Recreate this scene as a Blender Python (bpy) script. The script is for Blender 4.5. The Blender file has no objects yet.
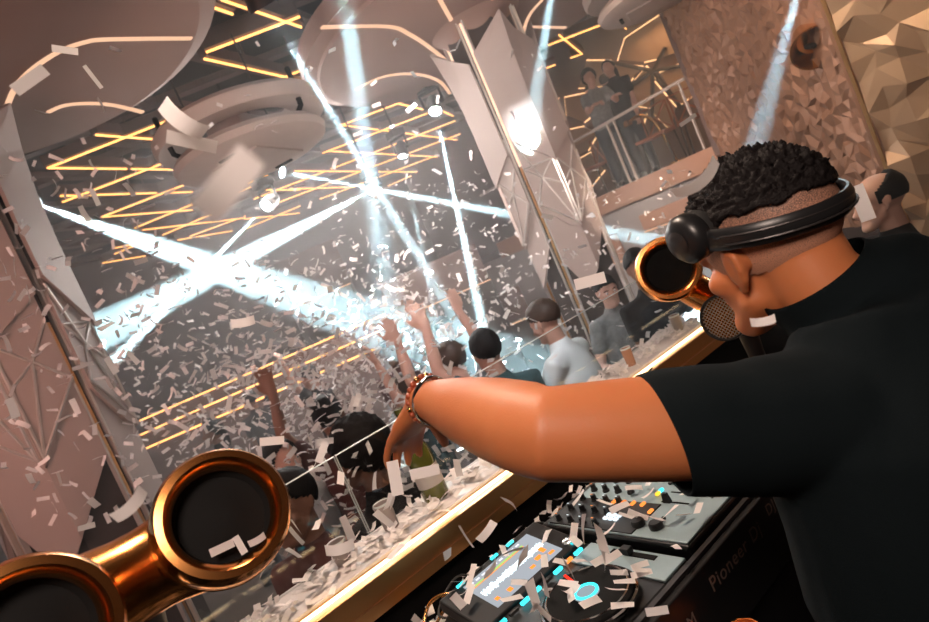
import bpy, bmesh, math, random
from mathutils import Vector, Matrix, noise
import numpy as np
random.seed(7)
PI = math.pi
S = bpy.context.scene
COL = S.collection

# ------------------------------------------------------------------ camera
HEAD, PITCH, ROLL, FPX, CX, CY = math.radians(35.6), math.radians(-3.85), math.radians(23.5), 624.0, 464.5, 311.0
CAM = Vector((0, 0, 2.15))
fwd = Vector((math.sin(HEAD) * math.cos(PITCH), math.cos(HEAD) * math.cos(PITCH), math.sin(PITCH)))
r_0 = Vector((math.cos(HEAD), -math.sin(HEAD), 0)); u_0 = r_0.cross(fwd)
c_r = math.cos(ROLL) * r_0 - math.sin(ROLL) * u_0
c_u = math.sin(ROLL) * r_0 + math.cos(ROLL) * u_0
def ray(px, py): return fwd + (px - CX) / FPX * c_r + (CY - py) / FPX * c_u
def at(px, py, d=None, x=None, y=None, z=None):
    """the point of the room that a sight line meets on a plane (or at a depth)"""
    v = ray(px, py)
    if d is None:
        i, k = (0, x) if x is not None else (1, y) if y is not None else (2, z)
        d = (k - CAM[i]) / v[i]
    return CAM + v * d
cam_d = bpy.data.cameras.new('camera'); cam = bpy.data.objects.new('camera', cam_d); COL.objects.link(cam)
cam_d.sensor_width = 36; cam_d.lens = FPX * 36 / 929; cam_d.clip_start = .02
cam.matrix_world = Matrix.Translation(CAM) @ Matrix((c_r, c_u, -fwd)).transposed().to_4x4()
cam_d.dof.use_dof = True; cam_d.dof.focus_distance = 1.15; cam_d.dof.aperture_fstop = 7.0
S.camera = cam

# ------------------------------------------------------------------ world, lights, exposure
w = bpy.data.worlds.new('world'); S.world = w; w.use_nodes = True
w.node_tree.nodes['Background'].inputs[0].default_value = (1.0, .62, .5, 1)
w.node_tree.nodes['Background'].inputs[1].default_value = .03
S.view_settings.view_transform = 'Standard'; S.view_settings.look = 'None'
S.view_settings.exposure = 0.0; S.view_settings.gamma = 1; S.view_settings.use_curve_mapping = False
S.cycles.use_denoising = True
S.cycles.max_bounces = 5; S.cycles.diffuse_bounces = 2; S.cycles.glossy_bounces = 3; S.cycles.volume_bounces = 0
S.cycles.transmission_bounces = 5; S.cycles.transparent_max_bounces = 12
S.cycles.sample_clamp_indirect = 4.0

def lamp(name, kind, loc, aim, power, color, **k):
    d = bpy.data.lights.new(name, kind); d.energy = power; d.color = color
    for a, b in k.items(): setattr(d, a, b)
    o = bpy.data.objects.new(name, d); COL.objects.link(o); o.location = loc
    o.rotation_euler = (Vector(aim) - Vector(loc)).to_track_quat('-Z', 'Y').to_euler()
    return o
# the photographer's flash, held above the camera; then the spot on the column and unseen lamps added as fill
lamp('camera_flash', 'AREA', (-.25, -.1, 2.75), (.7, .9, 1.8), 18, (1.0, .78, .66), size=.35)
lamp('hall_fill', 'AREA', (3.2, 7.5, 4.7), (3.2, 7.0, 0), 40, (1.0, .72, .62), size=5.0)  # added overhead fill for the hall, no fixture built
lamp('stage_fill', 'SPOT', (.9, 1.75, 4.0), (.9, 1.0, 1.4), 260, (1.0, .76, .6), spot_size=1.15, spot_blend=.8, shadow_soft_size=.3)  # unseen lamp added to brighten the decks from above
lamp('wall_fill', 'SPOT', (3.7, 2.9, 4.2), (6.0, 2.4, 2.4), 140, (1.0, .72, .52), spot_size=1.6, shadow_soft_size=.3)  # added grazing light to bring out the bronze facets
lamp('column_fill', 'SPOT', (2.0, 2.6, 2.9), (4.6, 4.5, 3.0), 190, (1.0, .84, .76), spot_size=1.4, shadow_soft_size=.3)  # unseen lamp added to lift the middle column
lamp('side_fill', 'SPOT', (-1.2, 2.2, 2.9), (.1, 4.5, 2.2), 115, (1.0, .52, .42), spot_size=2.0, shadow_soft_size=.4)  # added reddish light on the left column
lamp('column_spot', 'SPOT', (3.3, 2.2, 3.6), (4.46, 4.14, 3.12), 1100, (.85, .95, 1.0), spot_size=.17, spot_blend=1.0, shadow_soft_size=.1)
lamp('guest_fill', 'SPOT', (1.3, 1.8, 3.3), (2.9, 3.4, 1.2), 130, (.95, .97, 1.0), spot_size=1.0, spot_blend=.7, shadow_soft_size=.2)  # added from the booth side to brighten the front guests
lamp('balcony_fill', 'AREA', (9.2, 5.8, 4.6), (9.2, 5.8, 2.3), 26, (1.0, .6, .3), size=1.5)  # unseen warm lamp added inside the dim balcony
lamp('pod_fill', 'SPOT', (1.3, 2.0, 2.0), (2.7, 4.6, 4.1), 170, (1.0, .80, .70), spot_size=1.1, spot_blend=.6, shadow_soft_size=.2)  # added from below to brighten the pod and disc underside
lamp('near_wall_fill', 'SPOT', (2.6, 1.7, 4.2), (4.25, .6, 2.6), 170, (1.0, .74, .5), spot_size=1.5, shadow_soft_size=.15)  # unseen lamp added to brighten the near faceted wall
lamp('fascia_fill', 'SPOT', (4.2, 3.0, 2.2), (7.3, 5.2, 2.1), 170, (1.0, .78, .62), spot_size=.9, shadow_soft_size=.2)  # added to brighten the brown fascia
lamp('floor_fill', 'AREA', (3.3, 7.0, 4.0), (2.4, 5.0, 0), 300, (1.0, .93, .88), size=2.5)  # added to brighten the confetti over the dance floor

# ------------------------------------------------------------------ materials
def mat(name, base, rough=.5, metal=0, emit=None, es=0, bump=None, bscale=200, var=None, vscale=8, trans=0, alpha=1, coat=0, sheen=0, sss=0):
    m = bpy.data.materials.new(name); m.use_nodes = True; nt = m.node_tree; b = nt.nodes['Principled BSDF']
    b.inputs['Base Color'].default_value = (*base, 1); b.inputs['Roughness'].default_value = rough; b.inputs['Metallic'].default_value = metal
    if emit: b.inputs['Emission Color'].default_value = (*emit, 1); b.inputs['Emission Strength'].default_value = es
    if trans: b.inputs['Transmission Weight'].default_value = trans
    if coat: b.inputs['Coat Weight'].default_value = coat
    if sheen: b.inputs['Sheen Weight'].default_value = sheen
    if sss: b.inputs['Subsurface Weight'].default_value = sss; b.inputs['Subsurface Scale'].default_value = .01
    tc = nt.nodes.new('ShaderNodeTexCoord')
    if var:
        n = nt.nodes.new('ShaderNodeTexNoise'); n.inputs['Scale'].default_value = vscale; n.inputs['Detail'].default_value = 4
        nt.links.new(tc.outputs['Object'], n.inputs['Vector'])
        mx = nt.nodes.new('ShaderNodeMix'); mx.data_type = 'RGBA'
        mx.inputs[6].default_value = (*base, 1); mx.inputs[7].default_value = (*var, 1)
        nt.links.new(n.outputs['Fac'], mx.inputs[0]); nt.links.new(mx.outputs[2], b.inputs['Base Color'])
    if bump:
        n2 = nt.nodes.new('ShaderNodeTexNoise'); n2.inputs['Scale'].default_value = bscale; n2.inputs['Detail'].default_value = 3
        nt.links.new(tc.outputs['Object'], n2.inputs['Vector'])
        bp = nt.nodes.new('ShaderNodeBump'); bp.inputs['Strength'].default_value = bump; bp.inputs['Distance'].default_value = .002
        nt.links.new(n2.outputs['Fac'], bp.inputs['Height']); nt.links.new(bp.outputs['Normal'], b.inputs['Normal'])
    return m
def dull(m, v): m.node_tree.nodes['Principled BSDF'].inputs['Specular IOR Level'].default_value = v; return m
def glow(name, color, s):
    m = bpy.data.materials.new(name); m.use_nodes = True; nt = m.node_tree; nt.nodes.remove(nt.nodes['Principled BSDF'])
    e = nt.nodes.new('ShaderNodeEmission'); e.inputs[0].default_value = (*color, 1); e.inputs[1].default_value = s
    nt.links.new(e.outputs[0], nt.nodes['Material Output'].inputs[0]); return m

M = dict(
    black=mat('black_plastic', (.012, .012, .013), .35), matt=mat('matt_black', (.01, .01, .01), .8, bump=.2),
    rubber=mat('rubber', (.02, .02, .02), .6), darkmetal=mat('dark_metal', (.05, .045, .045), .4, .6),
    greyplate=mat('brushed_faceplate', (.38, .50, .54), .4, .35, var=(.30, .41, .45), vscale=30),
    chrome=mat('chrome', (.7, .7, .7), .15, 1), gold=mat('polished_gold', (.98, .46, .15), .2, 1, var=(.85, .30, .08), vscale=5),
    brass=mat('brass', (.85, .48, .18), .25, 1), goldtrim=mat('gold_trim', (.75, .42, .18), .3, .9),
    wall=mat('dark_wall', (.05, .032, .03), .8, var=(.09, .055, .048), vscale=3), floor=mat('dark_floor', (.03, .022, .02), .35, var=(.05, .035, .03)),
    disc=mat('plaster_disc', (.32, .20, .165), .75, var=(.27, .165, .135), vscale=3, bump=.15, bscale=90),
    panel=mat('column_panel', (.52, .42, .38), .55, .05, var=(.48, .39, .36), vscale=2), panelrib=mat('panel_rib', (.75, .70, .66), .3, .4),
    core=mat('column_core', (.05, .035, .03), .5), facet=mat('gold_facet', (.52, .33, .20), .42, .35, var=(.42, .27, .18), vscale=4),
    facet2=mat('bronze_facet', (.36, .19, .125), .5, .3, var=(.28, .15, .10), vscale=4),
    marble=mat('white_marble', (.80, .74, .72), .35, var=(.62, .56, .54), vscale=6), pod=mat('pod_grey', (.60, .50, .46), .7, var=(.52, .43, .39)),
    fascia=mat('fascia', (.50, .26, .17), .6, var=(.43, .22, .14)), under=mat('soffit_grey', (.38, .33, .32), .7),
    truss=mat('truss_frame', (.16, .085, .065), .6), void=mat('ceiling_void', (.03, .018, .016), .9),
    paper=mat('paper', (.92, .86, .84), .7, sss=0), glassy=None,
    skin=mat('tan_skin', (.58, .205, .078), .5, bump=.12, bscale=350, var=(.46, .135, .048), vscale=9, sss=.15),
    skin2=mat('pale_skin', (.70, .42, .32), .5, var=(.62, .34, .26), vscale=12), skin3=mat('brown_skin', (.30, .14, .09), .5, var=(.24, .11, .07)),
    hair=mat('dark_hair', (.008, .006, .006), .55, bump=.9, bscale=500), hairb=mat('brown_hair', (.05, .025, .014), .6, bump=.8, bscale=200),
    tee=mat('black_cotton', (.0035, .0065, .008), .9, bump=.25, bscale=600),
    white=mat('white_cotton', (.85, .9, .92), .85), teal=mat('teal_cotton', (.05, .10, .11), .85), dark=mat('dark_cotton', (.018, .016, .017), .85),
    grey=mat('grey_print_cotton', (.42, .42, .42), .85, var=(.08, .08, .085), vscale=26), jeans=mat('jeans', (.03, .035, .05), .9), maroon=mat('maroon_cotton', (.10, .03, .025), .9),
    led=glow('amber_led', (1.0, .46, .12), 3.4), ledw=glow('warm_led', (1.0, .70, .50), 1.5), ledp=glow('peach_led', (1.0, .60, .38), 1.1), lens=glow('lamp_lens', (.75, .95, 1.0), 60),
    wall_brown=mat('brown_panel', (.16, .085, .065), .6, var=(.12, .06, .05)),
)
for k_, v_ in (('tee', .12), ('hair', .15), ('matt', .1), ('core', .2), ('void', .1), ('dark', .15), ('wall', .2)): dull(M[k_], v_)
nt = M['paper'].node_tree; tl = nt.nodes.new('ShaderNodeBsdfTranslucent'); tl.inputs[0].default_value = (.9, .84, .82, 1); mx = nt.nodes.new('ShaderNodeMixShader'); mx.inputs[0].default_value = .28
nt.links.new(nt.nodes['Principled BSDF'].outputs[0], mx.inputs[1]); nt.links.new(tl.outputs[0], mx.inputs[2]); nt.links.new(mx.outputs[0], nt.nodes['Material Output'].inputs[0])
def glass(name, color=(1, 1, 1), rough=0.02):
    m = bpy.data.materials.new(name); m.use_nodes = True; nt = m.node_tree; b = nt.nodes['Principled BSDF']
    b.inputs['Base Color'].default_value = (*color, 1); b.inputs['Transmission Weight'].default_value = 1
    b.inputs['Roughness'].default_value = rough; b.inputs['IOR'].default_value = 1.45; return m
def pane_mat(name, tint=(.9, .95, .95), g=.08):
    m = bpy.data.materials.new(name); m.use_nodes = True; nt = m.node_tree; nt.nodes.remove(nt.nodes['Principled BSDF'])
    t = nt.nodes.new('ShaderNodeBsdfTransparent'); t.inputs[0].default_value = (*tint, 1)
    gl = nt.nodes.new('ShaderNodeBsdfGlossy'); gl.inputs['Roughness'].default_value = .03
    mx = nt.nodes.new('ShaderNodeMixShader'); mx.inputs[0].default_value = g
    nt.links.new(t.outputs[0], mx.inputs[1]); nt.links.new(gl.outputs[0], mx.inputs[2]); nt.links.new(mx.outputs[0], nt.nodes['Material Output'].inputs[0]); return m
M['bottle'] = mat('green_bottle_glass', (.16, .17, .03), .08, trans=.35, coat=.5)
M['amber'] = mat('amber_glass', (.85, .25, .06), .1, trans=.5)
M['pane'] = pane_mat('clear_pane', (.95, .97, .97), .03)
M['pane_clear'] = pane_mat('balcony_pane', (.93, .95, .95), 0.0)
M['edge'] = mat('glass_edge', (.85, .9, .9), .2, emit=None)

# ------------------------------------------------------------------ mesh building
class MB:
    def __init__(s): s.v = []; s.f = []
    def add(s, vs, fs, mt=None):
        o = len(s.v)
        s.v += [tuple(mt @ Vector(v)) if mt else tuple(v) for v in vs]; s.f += [tuple(i + o for i in f) for f in fs]; return s
    def box(s, c, d, rot=None, taper=None):
        x, y, z = d[0] / 2, d[1] / 2, d[2] / 2; t = taper or 1
        vs = [(-x, -y, -z), (x, -y, -z), (x, y, -z), (-x, y, -z), (-x * t, -y * t, z), (x * t, -y * t, z), (x * t, y * t, z), (-x * t, y * t, z)]
        mt = Matrix.Translation(c) @ (rot.to_4x4() if rot else Matrix())
        return s.add(vs, [(0, 3, 2, 1), (4, 5, 6, 7), (0, 1, 5, 4), (1, 2, 6, 5), (2, 3, 7, 6), (3, 0, 4, 7)], mt)
    def prism(s, poly, z0, z1, mt=None):
        n = len(poly); vs = [(p[0], p[1], z0) for p in poly] + [(p[0], p[1], z1) for p in poly]
        return s.add(vs, [tuple(range(n))[::-1], tuple(range(n, 2 * n))] + [(i, (i + 1) % n, n + (i + 1) % n, n + i) for i in range(n)], mt)
    def lathe(s, prof, n=32, mt=None):
        vs = []; fs = []
        for (r, z) in prof:
            for i in range(n):
                a = 2 * PI * i / n; vs.append((r * math.cos(a), r * math.sin(a), z))
        k = len(prof)
        for j in range(k - 1):
            for i in range(n): fs.append((j * n + i, j * n + (i + 1) % n, (j + 1) * n + (i + 1) % n, (j + 1) * n + i))
        if prof[0][0] > 1e-6: fs.append(tuple(range(n))[::-1])
        if prof[-1][0] > 1e-6: fs.append(tuple(range((k - 1) * n, k * n)))
        return s.add(vs, fs, mt)
    def ring_lathe(s, prof, n=48, mt=None):
        """closed profile turned about z (a ring)"""
        vs = []; fs = []; k = len(prof)
        for (r, z) in prof:
            for i in range(n):
                a = 2 * PI * i / n; vs.append((r * math.cos(a), r * math.sin(a), z))
        for j in range(k):
            for i in range(n): fs.append((j * n + i, j * n + (i + 1) % n, ((j + 1) % k) * n + (i + 1) % n, ((j + 1) % k) * n + i))
        return s.add(vs, fs, mt)
    def tube(s, pts, rad, n=10, flat=None, up=None, closed=False):
        """tube through points; rad = number, or list of numbers / (a, b) pairs; rounded ends"""
        pts = [Vector(p) for p in pts]; k = len(pts)
        if not isinstance(rad, (list, tuple)): rad = [rad] * k
        rad = [(r, r) if not isinstance(r, (list, tuple)) else r for r in rad]
        tn = [(pts[min(i + 1, k - 1)] - pts[max(i - 1, 0)]).normalized() for i in range(k)]
        if closed: tn = [(pts[(i + 1) % k] - pts[i - 1]).normalized() for i in range(k)]
        u = Vector(up) if up else (Vector((0, 0, 1)) if abs(tn[0].z) < .9 else Vector((0, 1, 0)))
        rings = []
        for i in range(k):
            t = tn[i]; u = (u - t * u.dot(t)).normalized(); b = t.cross(u)
            rings.append((pts[i], b, u, rad[i], t))
        out = []
        if not closed:
            p, b, uu, r, t = rings[0]; m = min(r)
            for a in (80, 50, 25): out.append((p - t * m * math.sin(math.radians(a)), b, uu, (r[0] * math.cos(math.radians(a)), r[1] * math.cos(math.radians(a)))))
        out += [q[:4] for q in rings]
        if not closed:
            p, b, uu, r, t = rings[-1]; m = min(r)
            for a in (25, 50, 80): out.append((p + t * m * math.sin(math.radians(a)), b, uu, (r[0] * math.cos(math.radians(a)), r[1] * math.cos(math.radians(a)))))
        vs = []; fs = []
        for p, b, uu, r in out:
            for i in range(n):
                a = 2 * PI * i / n; vs.append(tuple(p + b * (r[0] * math.cos(a)) + uu * (r[1] * math.sin(a))))
        K = len(out)
        for j in range(K if closed else K - 1):
            j2 = (j + 1) % K
            for i in range(n): fs.append((j * n + i, j * n + (i + 1) % n, j2 * n + (i + 1) % n, j2 * n + i))
        if not closed: fs.append(tuple(range(n))[::-1]); fs.append(tuple(range((K - 1) * n, K * n)))
        return s.add(vs, fs)
    def ball(s, c, r, mt=None, nu=20, nv=12):
        r = r if isinstance(r, (list, tuple)) else (r, r, r)
        vs = [(0, 0, -1)]; fs = []
        for j in range(1, nv):
            t = -PI / 2 + PI * j / nv
            for i in range(nu): a = 2 * PI * i / nu; vs.append((math.cos(t) * math.cos(a), math.cos(t) * math.sin(a), math.sin(t)))
        vs.append((0, 0, 1)); L = len(vs) - 1
        for i in range(nu): fs.append((0, 1 + (i + 1) % nu, 1 + i)); fs.append((L, L - nu + i, L - nu + (i + 1) % nu))
        for j in range(nv - 2):
            for i in range(nu): a = 1 + j * nu + i; b = 1 + j * nu + (i + 1) % nu; fs.append((a, b, b + nu, a + nu))
        T = Matrix.Translation(c) @ (mt.to_4x4() if mt else Matrix()) @ Matrix.Diagonal((*r, 1))
        return s.add(vs, fs, T)
    def mesh(s, name):
        me = bpy.data.meshes.new(name); me.from_pydata(s.v, [], s.f); me.update(); return me
    def build(s, name, m, parent=None, smooth=False, bevel=0, origin=None):
        me = s.mesh(name); me.materials.append(m)
        if origin is not None and parent is None:
            me.transform(Matrix.Translation(-Vector(origin)))
        o = bpy.data.objects.new(name, me); COL.objects.link(o)
        if origin is not None and parent is None: o.location = origin
        if parent is not None: o.parent = parent
        bm = bmesh.new(); bm.from_mesh(me); bmesh.ops.recalc_face_normals(bm, faces=bm.faces); bm.to_mesh(me); bm.free()
        if smooth:
            me.shade_smooth()
            if smooth != 'all': me.set_sharp_from_angle(angle=math.radians(40))
        if bevel:
            b = o.modifiers.new('bevel', 'BEVEL'); b.width = bevel; b.segments = 2; b.limit_method = 'ANGLE'
        return o
def organic(mb, voxel, it=6, fac=.5, disp=None):
    """fuse overlapping closed shapes into one continuous skin"""
    me = mb.mesh('tmp'); o = bpy.data.objects.new('tmp', me); COL.objects.link(o)
    bm = bmesh.new(); bm.from_mesh(me); bmesh.ops.recalc_face_normals(bm, faces=bm.faces); bm.to_mesh(me); bm.free()
    r = o.modifiers.new('r', 'REMESH'); r.mode = 'VOXEL'; r.voxel_size = voxel
    if it: q = o.modifiers.new('s', 'SMOOTH'); q.factor = fac; q.iterations = it
    dg = bpy.context.evaluated_depsgraph_get(); out = bpy.data.meshes.new_from_object(o.evaluated_get(dg))
    bpy.data.objects.remove(o); bpy.data.meshes.remove(me)
    if disp:
        for v in out.vertices: v.co = disp(v.co.copy(), v.normal.copy())
        out.update()
    out.shade_smooth(); return out
def link(me, name, m, parent=None):
    me.name = name; me.materials.clear(); me.materials.append(m)
    o = bpy.data.objects.new(name, me); COL.objects.link(o)
    if parent is not None: o.parent = parent
    return o
def tag(o, label=None, cat=None, group=None, kind=None):
    if label: o['label'] = label
    if cat: o['category'] = cat
    if group: o['group'] = group
    if kind: o['kind'] = kind
    return o
def thing(name, label, cat, loc=(0, 0, 0), rz=0, group=None):
    o = bpy.data.objects.new(name, None); COL.objects.link(o); o.location = loc; o.rotation_euler = (0, 0, rz); o.empty_display_size = .1
    return tag(o, label, cat, group)
def children(o): return [c for c in bpy.data.objects if c.parent == o]
def put(me_or_parts, root): ...
def struct(o): o['kind'] = 'structure'; return o
def basis(z, xh=(1, 0, 0)):
    z = Vector(z).normalized(); x = Vector(xh); x = (x - z * x.dot(z)).normalized(); y = z.cross(x)
    return Matrix((x, y, z)).transposed()
def frame(loc, z, xh=(1, 0, 0)): return Matrix.Translation(loc) @ basis(z, xh).to_4x4()
WROOTS = set()
def wthing(name, label, cat, loc, group=None):
    """a thing whose parts are written in room coordinates"""
    o = thing(name, label, cat, loc, 0, group); WROOTS.add(o.name); return o
def adopt(o, root):
    o.parent = root
    if root.name in WROOTS: o.matrix_parent_inverse = Matrix.Translation(-root.location)
    return o
def W(mb, name, m, root, **k): return adopt(mb.build(name, m, None, **k), root)

# ------------------------------------------------------------------ haze (what the beams show in)
HAZE = .031
hz = MB().prism([(-4.35, 1.95), (1.9, 1.95), (1.9, .5), (3.8, .5), (3.8, 2.0), (5.0, 2.9), (6.6, 4.3), (7.25, 4.35), (10.25, 4.3), (10.25, 14.6), (-4.35, 14.6)], .02, 5.4).build('haze', mat('haze', (1, 1, 1)))
hm = hz.data.materials[0]; nt = hm.node_tree; nt.nodes.remove(nt.nodes['Principled BSDF'])
vs_ = nt.nodes.new('ShaderNodeVolumeScatter'); vs_.inputs['Density'].default_value = HAZE; vs_.inputs['Color'].default_value = (.95, .97, 1, 1); vs_.inputs['Anisotropy'].default_value = 0.0
nt.links.new(vs_.outputs[0], nt.nodes['Material Output'].inputs['Volume'])
tag(hz, 'thin stage smoke hanging in the whole hall', 'haze', kind='stuff')

# ------------------------------------------------------------------ structure
STG = .45
struct(MB().box((3.2, 6.6, -.05), (15.4, 16.4, .1)).build('floor', M['floor']))
struct(MB().box((.5, -.05, STG / 2), (4.0, 3.2, STG)).build('trim_1', M['matt']))             # the raised stage the booth stands on
struct(MB().box((3.2, 14.75, 2.6), (15.4, .1, 5.4)).build('wall_back', M['wall']))
struct(MB().box((-4.45, 6.6, 2.6), (.1, 16.4, 5.4)).build('wall_left', M['wall']))
struct(MB().box((3.2, 6.6, 5.5), (15.4, 16.4, .1)).build('ceiling', M['void']))
struct(MB().box((7.34, 9.35, 1.02), (.08, 10.5, 2.0)).build('wall_right', M['under']))
struct(MB().box((9.1, 6.3, 2.13), (3.6, 4.4, .3)).build('trim_2', M['fascia'], bevel=.01))  # balcony slab with its brown fascia
struct(MB().box((10.42, 9.35, 3.8), (.1, 10.5, 3.3)).build('wall_upper', M['wall_brown']))
struct(MB().box((9.1, 4.06, 3.8), (3.6, .1, 3.3)).build('wall_side', M['wall_brown']))

def facet_wall(name, p0, p1, z0, z1, cell, amp, m, seed):
    rnd = random.Random(seed); p0 = Vector((*p0, 0)); p1 = Vector((*p1, 0)); d = (p1 - p0); L = d.length; d.normalize(); n = Vector((-d.y, d.x, 0))
    if n.dot(CAM - p0) < 0: n = -n
    nu = max(2, int(L / cell)); nv = int((z1 - z0) / cell); vs = []; fs = []
    for j in range(nv + 1):
        for i in range(nu + 1):
            ju = rnd.uniform(-.38, .38) if 0 < i < nu else 0; jv = rnd.uniform(-.38, .38) if 0 < j < nv else 0
            h = rnd.random() * amp
            p = p0 + d * (L * (i + ju) / nu) + n * h; vs.append((p.x, p.y, z0 + (z1 - z0) * (j + jv) / nv))
    for j in range(nv):
        for i in range(nu):
            a = j * (nu + 1) + i; b = a + 1; c = b + nu + 1; e = a + nu + 1
            if rnd.random() < .5: fs += [(a, b, c), (a, c, e)]
            else: fs += [(a, b, e), (b, c, e)]
    mb = MB(); mb.add(vs, fs)
    # backing
    k = (nu + 1)
    q = [p0 - n * .08, p1 - n * .08, p1 - n * .02, p0 - n * .02]
    mb.prism([(v.x, v.y) for v in q], z0, z1)
    return struct(mb.build(name, m))
facet_wall('wall_far', (7.26, 4.0), (4.75, 1.55), 1.2, 5.4, .062, .05, M['facet2'], 3)
facet_wall('wall_near', (4.25, 1.42), (4.25, -.9), .4, 5.4, .105, .07, M['facet'], 5)
struct(MB().box((4.52, 1.455, 2.9), (.50, .06, 5.0)).build('wall_return', M['facet2']))
struct(MB().box((4.235, 1.44, 2.9), (.02, .02, 5.0)).build('trim_3', M['goldtrim']))

# ------------------------------------------------------------------ ceiling LED lattice
ZL = 5.0
SEG = [((48,168),(167,121)),((96.5,135),(163,140)),((49,168),(126,169)),((132,169),(197,170)),((63,202),(178,157.5)),((61,196),(192,192)),((102,217),(197,180)),((103,217),(192,210)),
 ((135,228),(192,204.5)),((143,230),(245,218)),((163,235),(214,213)),((180,240),(245,216)),((115,248),(140,243)),((115,254),(138,244)),((103,263),(145,256)),((178,240),(232,231)),
 ((248,183),(274,173)),((255,190),(300,190)),((254,199),(300,181)),((272,205),(330,183)),((245,219),(300,213)),((245,229),(300,206)),
 ((207,52),(299,17)),((222,0),(301,27)),((205,59),(289,78)),((281,78),(317,65)),((289,78),(425,110)),((329,100),(353,91)),((342,125),(407,100)),((341,125),(457,140)),
 ((323,153),(431,112)),((327,151),(438,157)),((290,185),(455,121)),((295,171),(417,172)),((290,198),(460,134)),((290,189),(355,187)),((320,199),(438,155)),((388,186),(411,176)),((438,109),(453,116)),
 ((206,205),(250,187)),((192,0),(232,14))]
SEG2 = [((549,45),(635,12)),((559,35),(582,54)),((582,54),(571,58)),((583,4),(597,0)),((605,0),(626,29)),((536,72),(555,65)),((536,73),(546,79))]
def led_bar(a, b, ext=.02):
    c = (a + b) / 2; d = b - a; L = d.length; ang = math.atan2(d.y, d.x)
    t = thing('led_light_bar', 'slim amber LED bar of the crossing ceiling lattice', 'light bar', c, ang, 'amber LED bars of the ceiling lattice')
    MB().box((0, 0, .0), (L + ext, .016, .016)).build('led_strip', M['led'], t)
    MB().box((0, 0, .075), (L + ext, .10, .12)).build('profile', M['truss'], t)
    MB().box((0, 0, (5.45 - c.z + .12) / 2), (.012, .012, 5.45 - c.z - .12)).build('hanger', M['truss'], t)
    return t
for i, (a, b) in enumerate(SEG): led_bar(at(*a, z=ZL + .012 * (i % 3)), at(*b, z=ZL + .012 * (i % 3)))
for i, (a, b) in enumerate(SEG2):
    led_bar(at(*a, z=4.7 + .012 * (i % 3)), at(*b, z=4.7 + .012 * (i % 3)))
# plain frame members above the bars
tr = MB()
for k in range(-9, 14):
    for sg in (1, -1):
        c0 = Vector((3.4, 8.0, 5.3)); d = Vector((math.cos(math.radians(31.5)), sg * math.sin(math.radians(31.5)), 0)); n = Vector((-d.y, d.x, 0))
        c = c0 + n * (k * 1.0)
        # clip to the room
        ts = []
        for t in [x * .1 for x in range(-120, 121)]:
            p = c + d * t
            if -4.2 < p.x < 10.2 and -1.3 < p.y < 14.5: ts.append(t)
        if len(ts) > 5:
            a, b = c + d * ts[0], c + d * ts[-1]
            tr.box((a + b) / 2, ((b - a).length, .12, .08), Matrix.Rotation(math.atan2(d.y, d.x), 3, 'Z'))
struct(tr.build('trim_4', M['truss']))

# ------------------------------------------------------------------ discs, columns
def strip(pts, w, h=.012, width_taper=None):
    """flat ribbon under a horizontal surface"""
    vs = []; fs = []; n = len(pts)
    for i, p in enumerate(pts):
        t = (pts[min(i + 1, n - 1)] - pts[max(i - 1, 0)]); t.z = 0; t.normalize(); s = Vector((-t.y, t.x, 0)) * w / 2
        for q in (p - s, p + s, p + s + Vector((0, 0, h)), p - s + Vector((0, 0, h))): vs.append(tuple(q))
    for i in range(n - 1):
        for k in range(4): fs.append((4 * i + k, 4 * i + (k + 1) % 4, 4 * i + 4 + (k + 1) % 4, 4 * i + 4 + k))
    fs += [(0, 1, 2, 3), (4 * n - 1, 4 * n - 2, 4 * n - 3, 4 * n - 4)]
    return MB().add(vs, fs)
def smoothpts(pts, n=5):
    out = []
    P = [Vector(p) for p in pts]
    for i in range(len(P) - 1):
        a, b, c, d = P[max(i - 1, 0)], P[i], P[i + 1], P[min(i + 2, len(P) - 1)]
        for k in range(n):
            t = k / n; out.append(.5 * ((2 * b) + (c - a) * t + (2 * a - 5 * b + 4 * c - d) * t * t + (3 * b - a - 3 * c + d) * t ** 3))
    out.append(P[-1]); return out
def ceiling_disc(c, r, label, arcs, w=.035):
    t = wthing('ceiling_disc', label, 'ceiling disc', (c[0], c[1], 4.3), 'round plaster discs over the columns')
    W(MB().lathe([(0, 4.3), (r - .13, 4.3), (r - .12, 4.33), (r, 4.36), (r, 4.52), (r - .1, 4.58), (0, 4.58)], 96, Matrix.Translation((c[0], c[1], 0))), 'disc_body', M['disc'], t, smooth=True)
    for a in arcs:
        p = smoothpts([at(x, y, z=4.292) for x, y in a])
        W(strip(p, w), 'led_strip', M['ledp'] if len(a[0]) else M['ledw'], t)
    return t
ceiling_disc((.25, 4.15), 1.68, 'big round plaster ceiling disc with curved peach LED lines over the left column',
    [[(3,126),(8,105),(18,85),(35,68),(60,52),(85,43),(110,40),(192,39)], [(48,113),(65,106),(90,104),(115,106),(143,113)]])
ceiling_disc((4.86, 4.42), 1.93, 'big round plaster ceiling disc with curved LED lines over the middle column',
    [[(322,28),(388,27),(410,35),(430,48),(448,63),(459,76)], [(418,-40),(440,0),(450,18),(462,38),(473,62),(479,73)], [(494,-30),(493,0),(494,20),(499,50)],
     [(556,-12),(543,0),(530,15),(524,32),(524,50),(526,61)], [(528,27),(566,28)], [(356,90),(375,80),(395,75),(420,75),(440,82),(450,94)]], .04)

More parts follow.
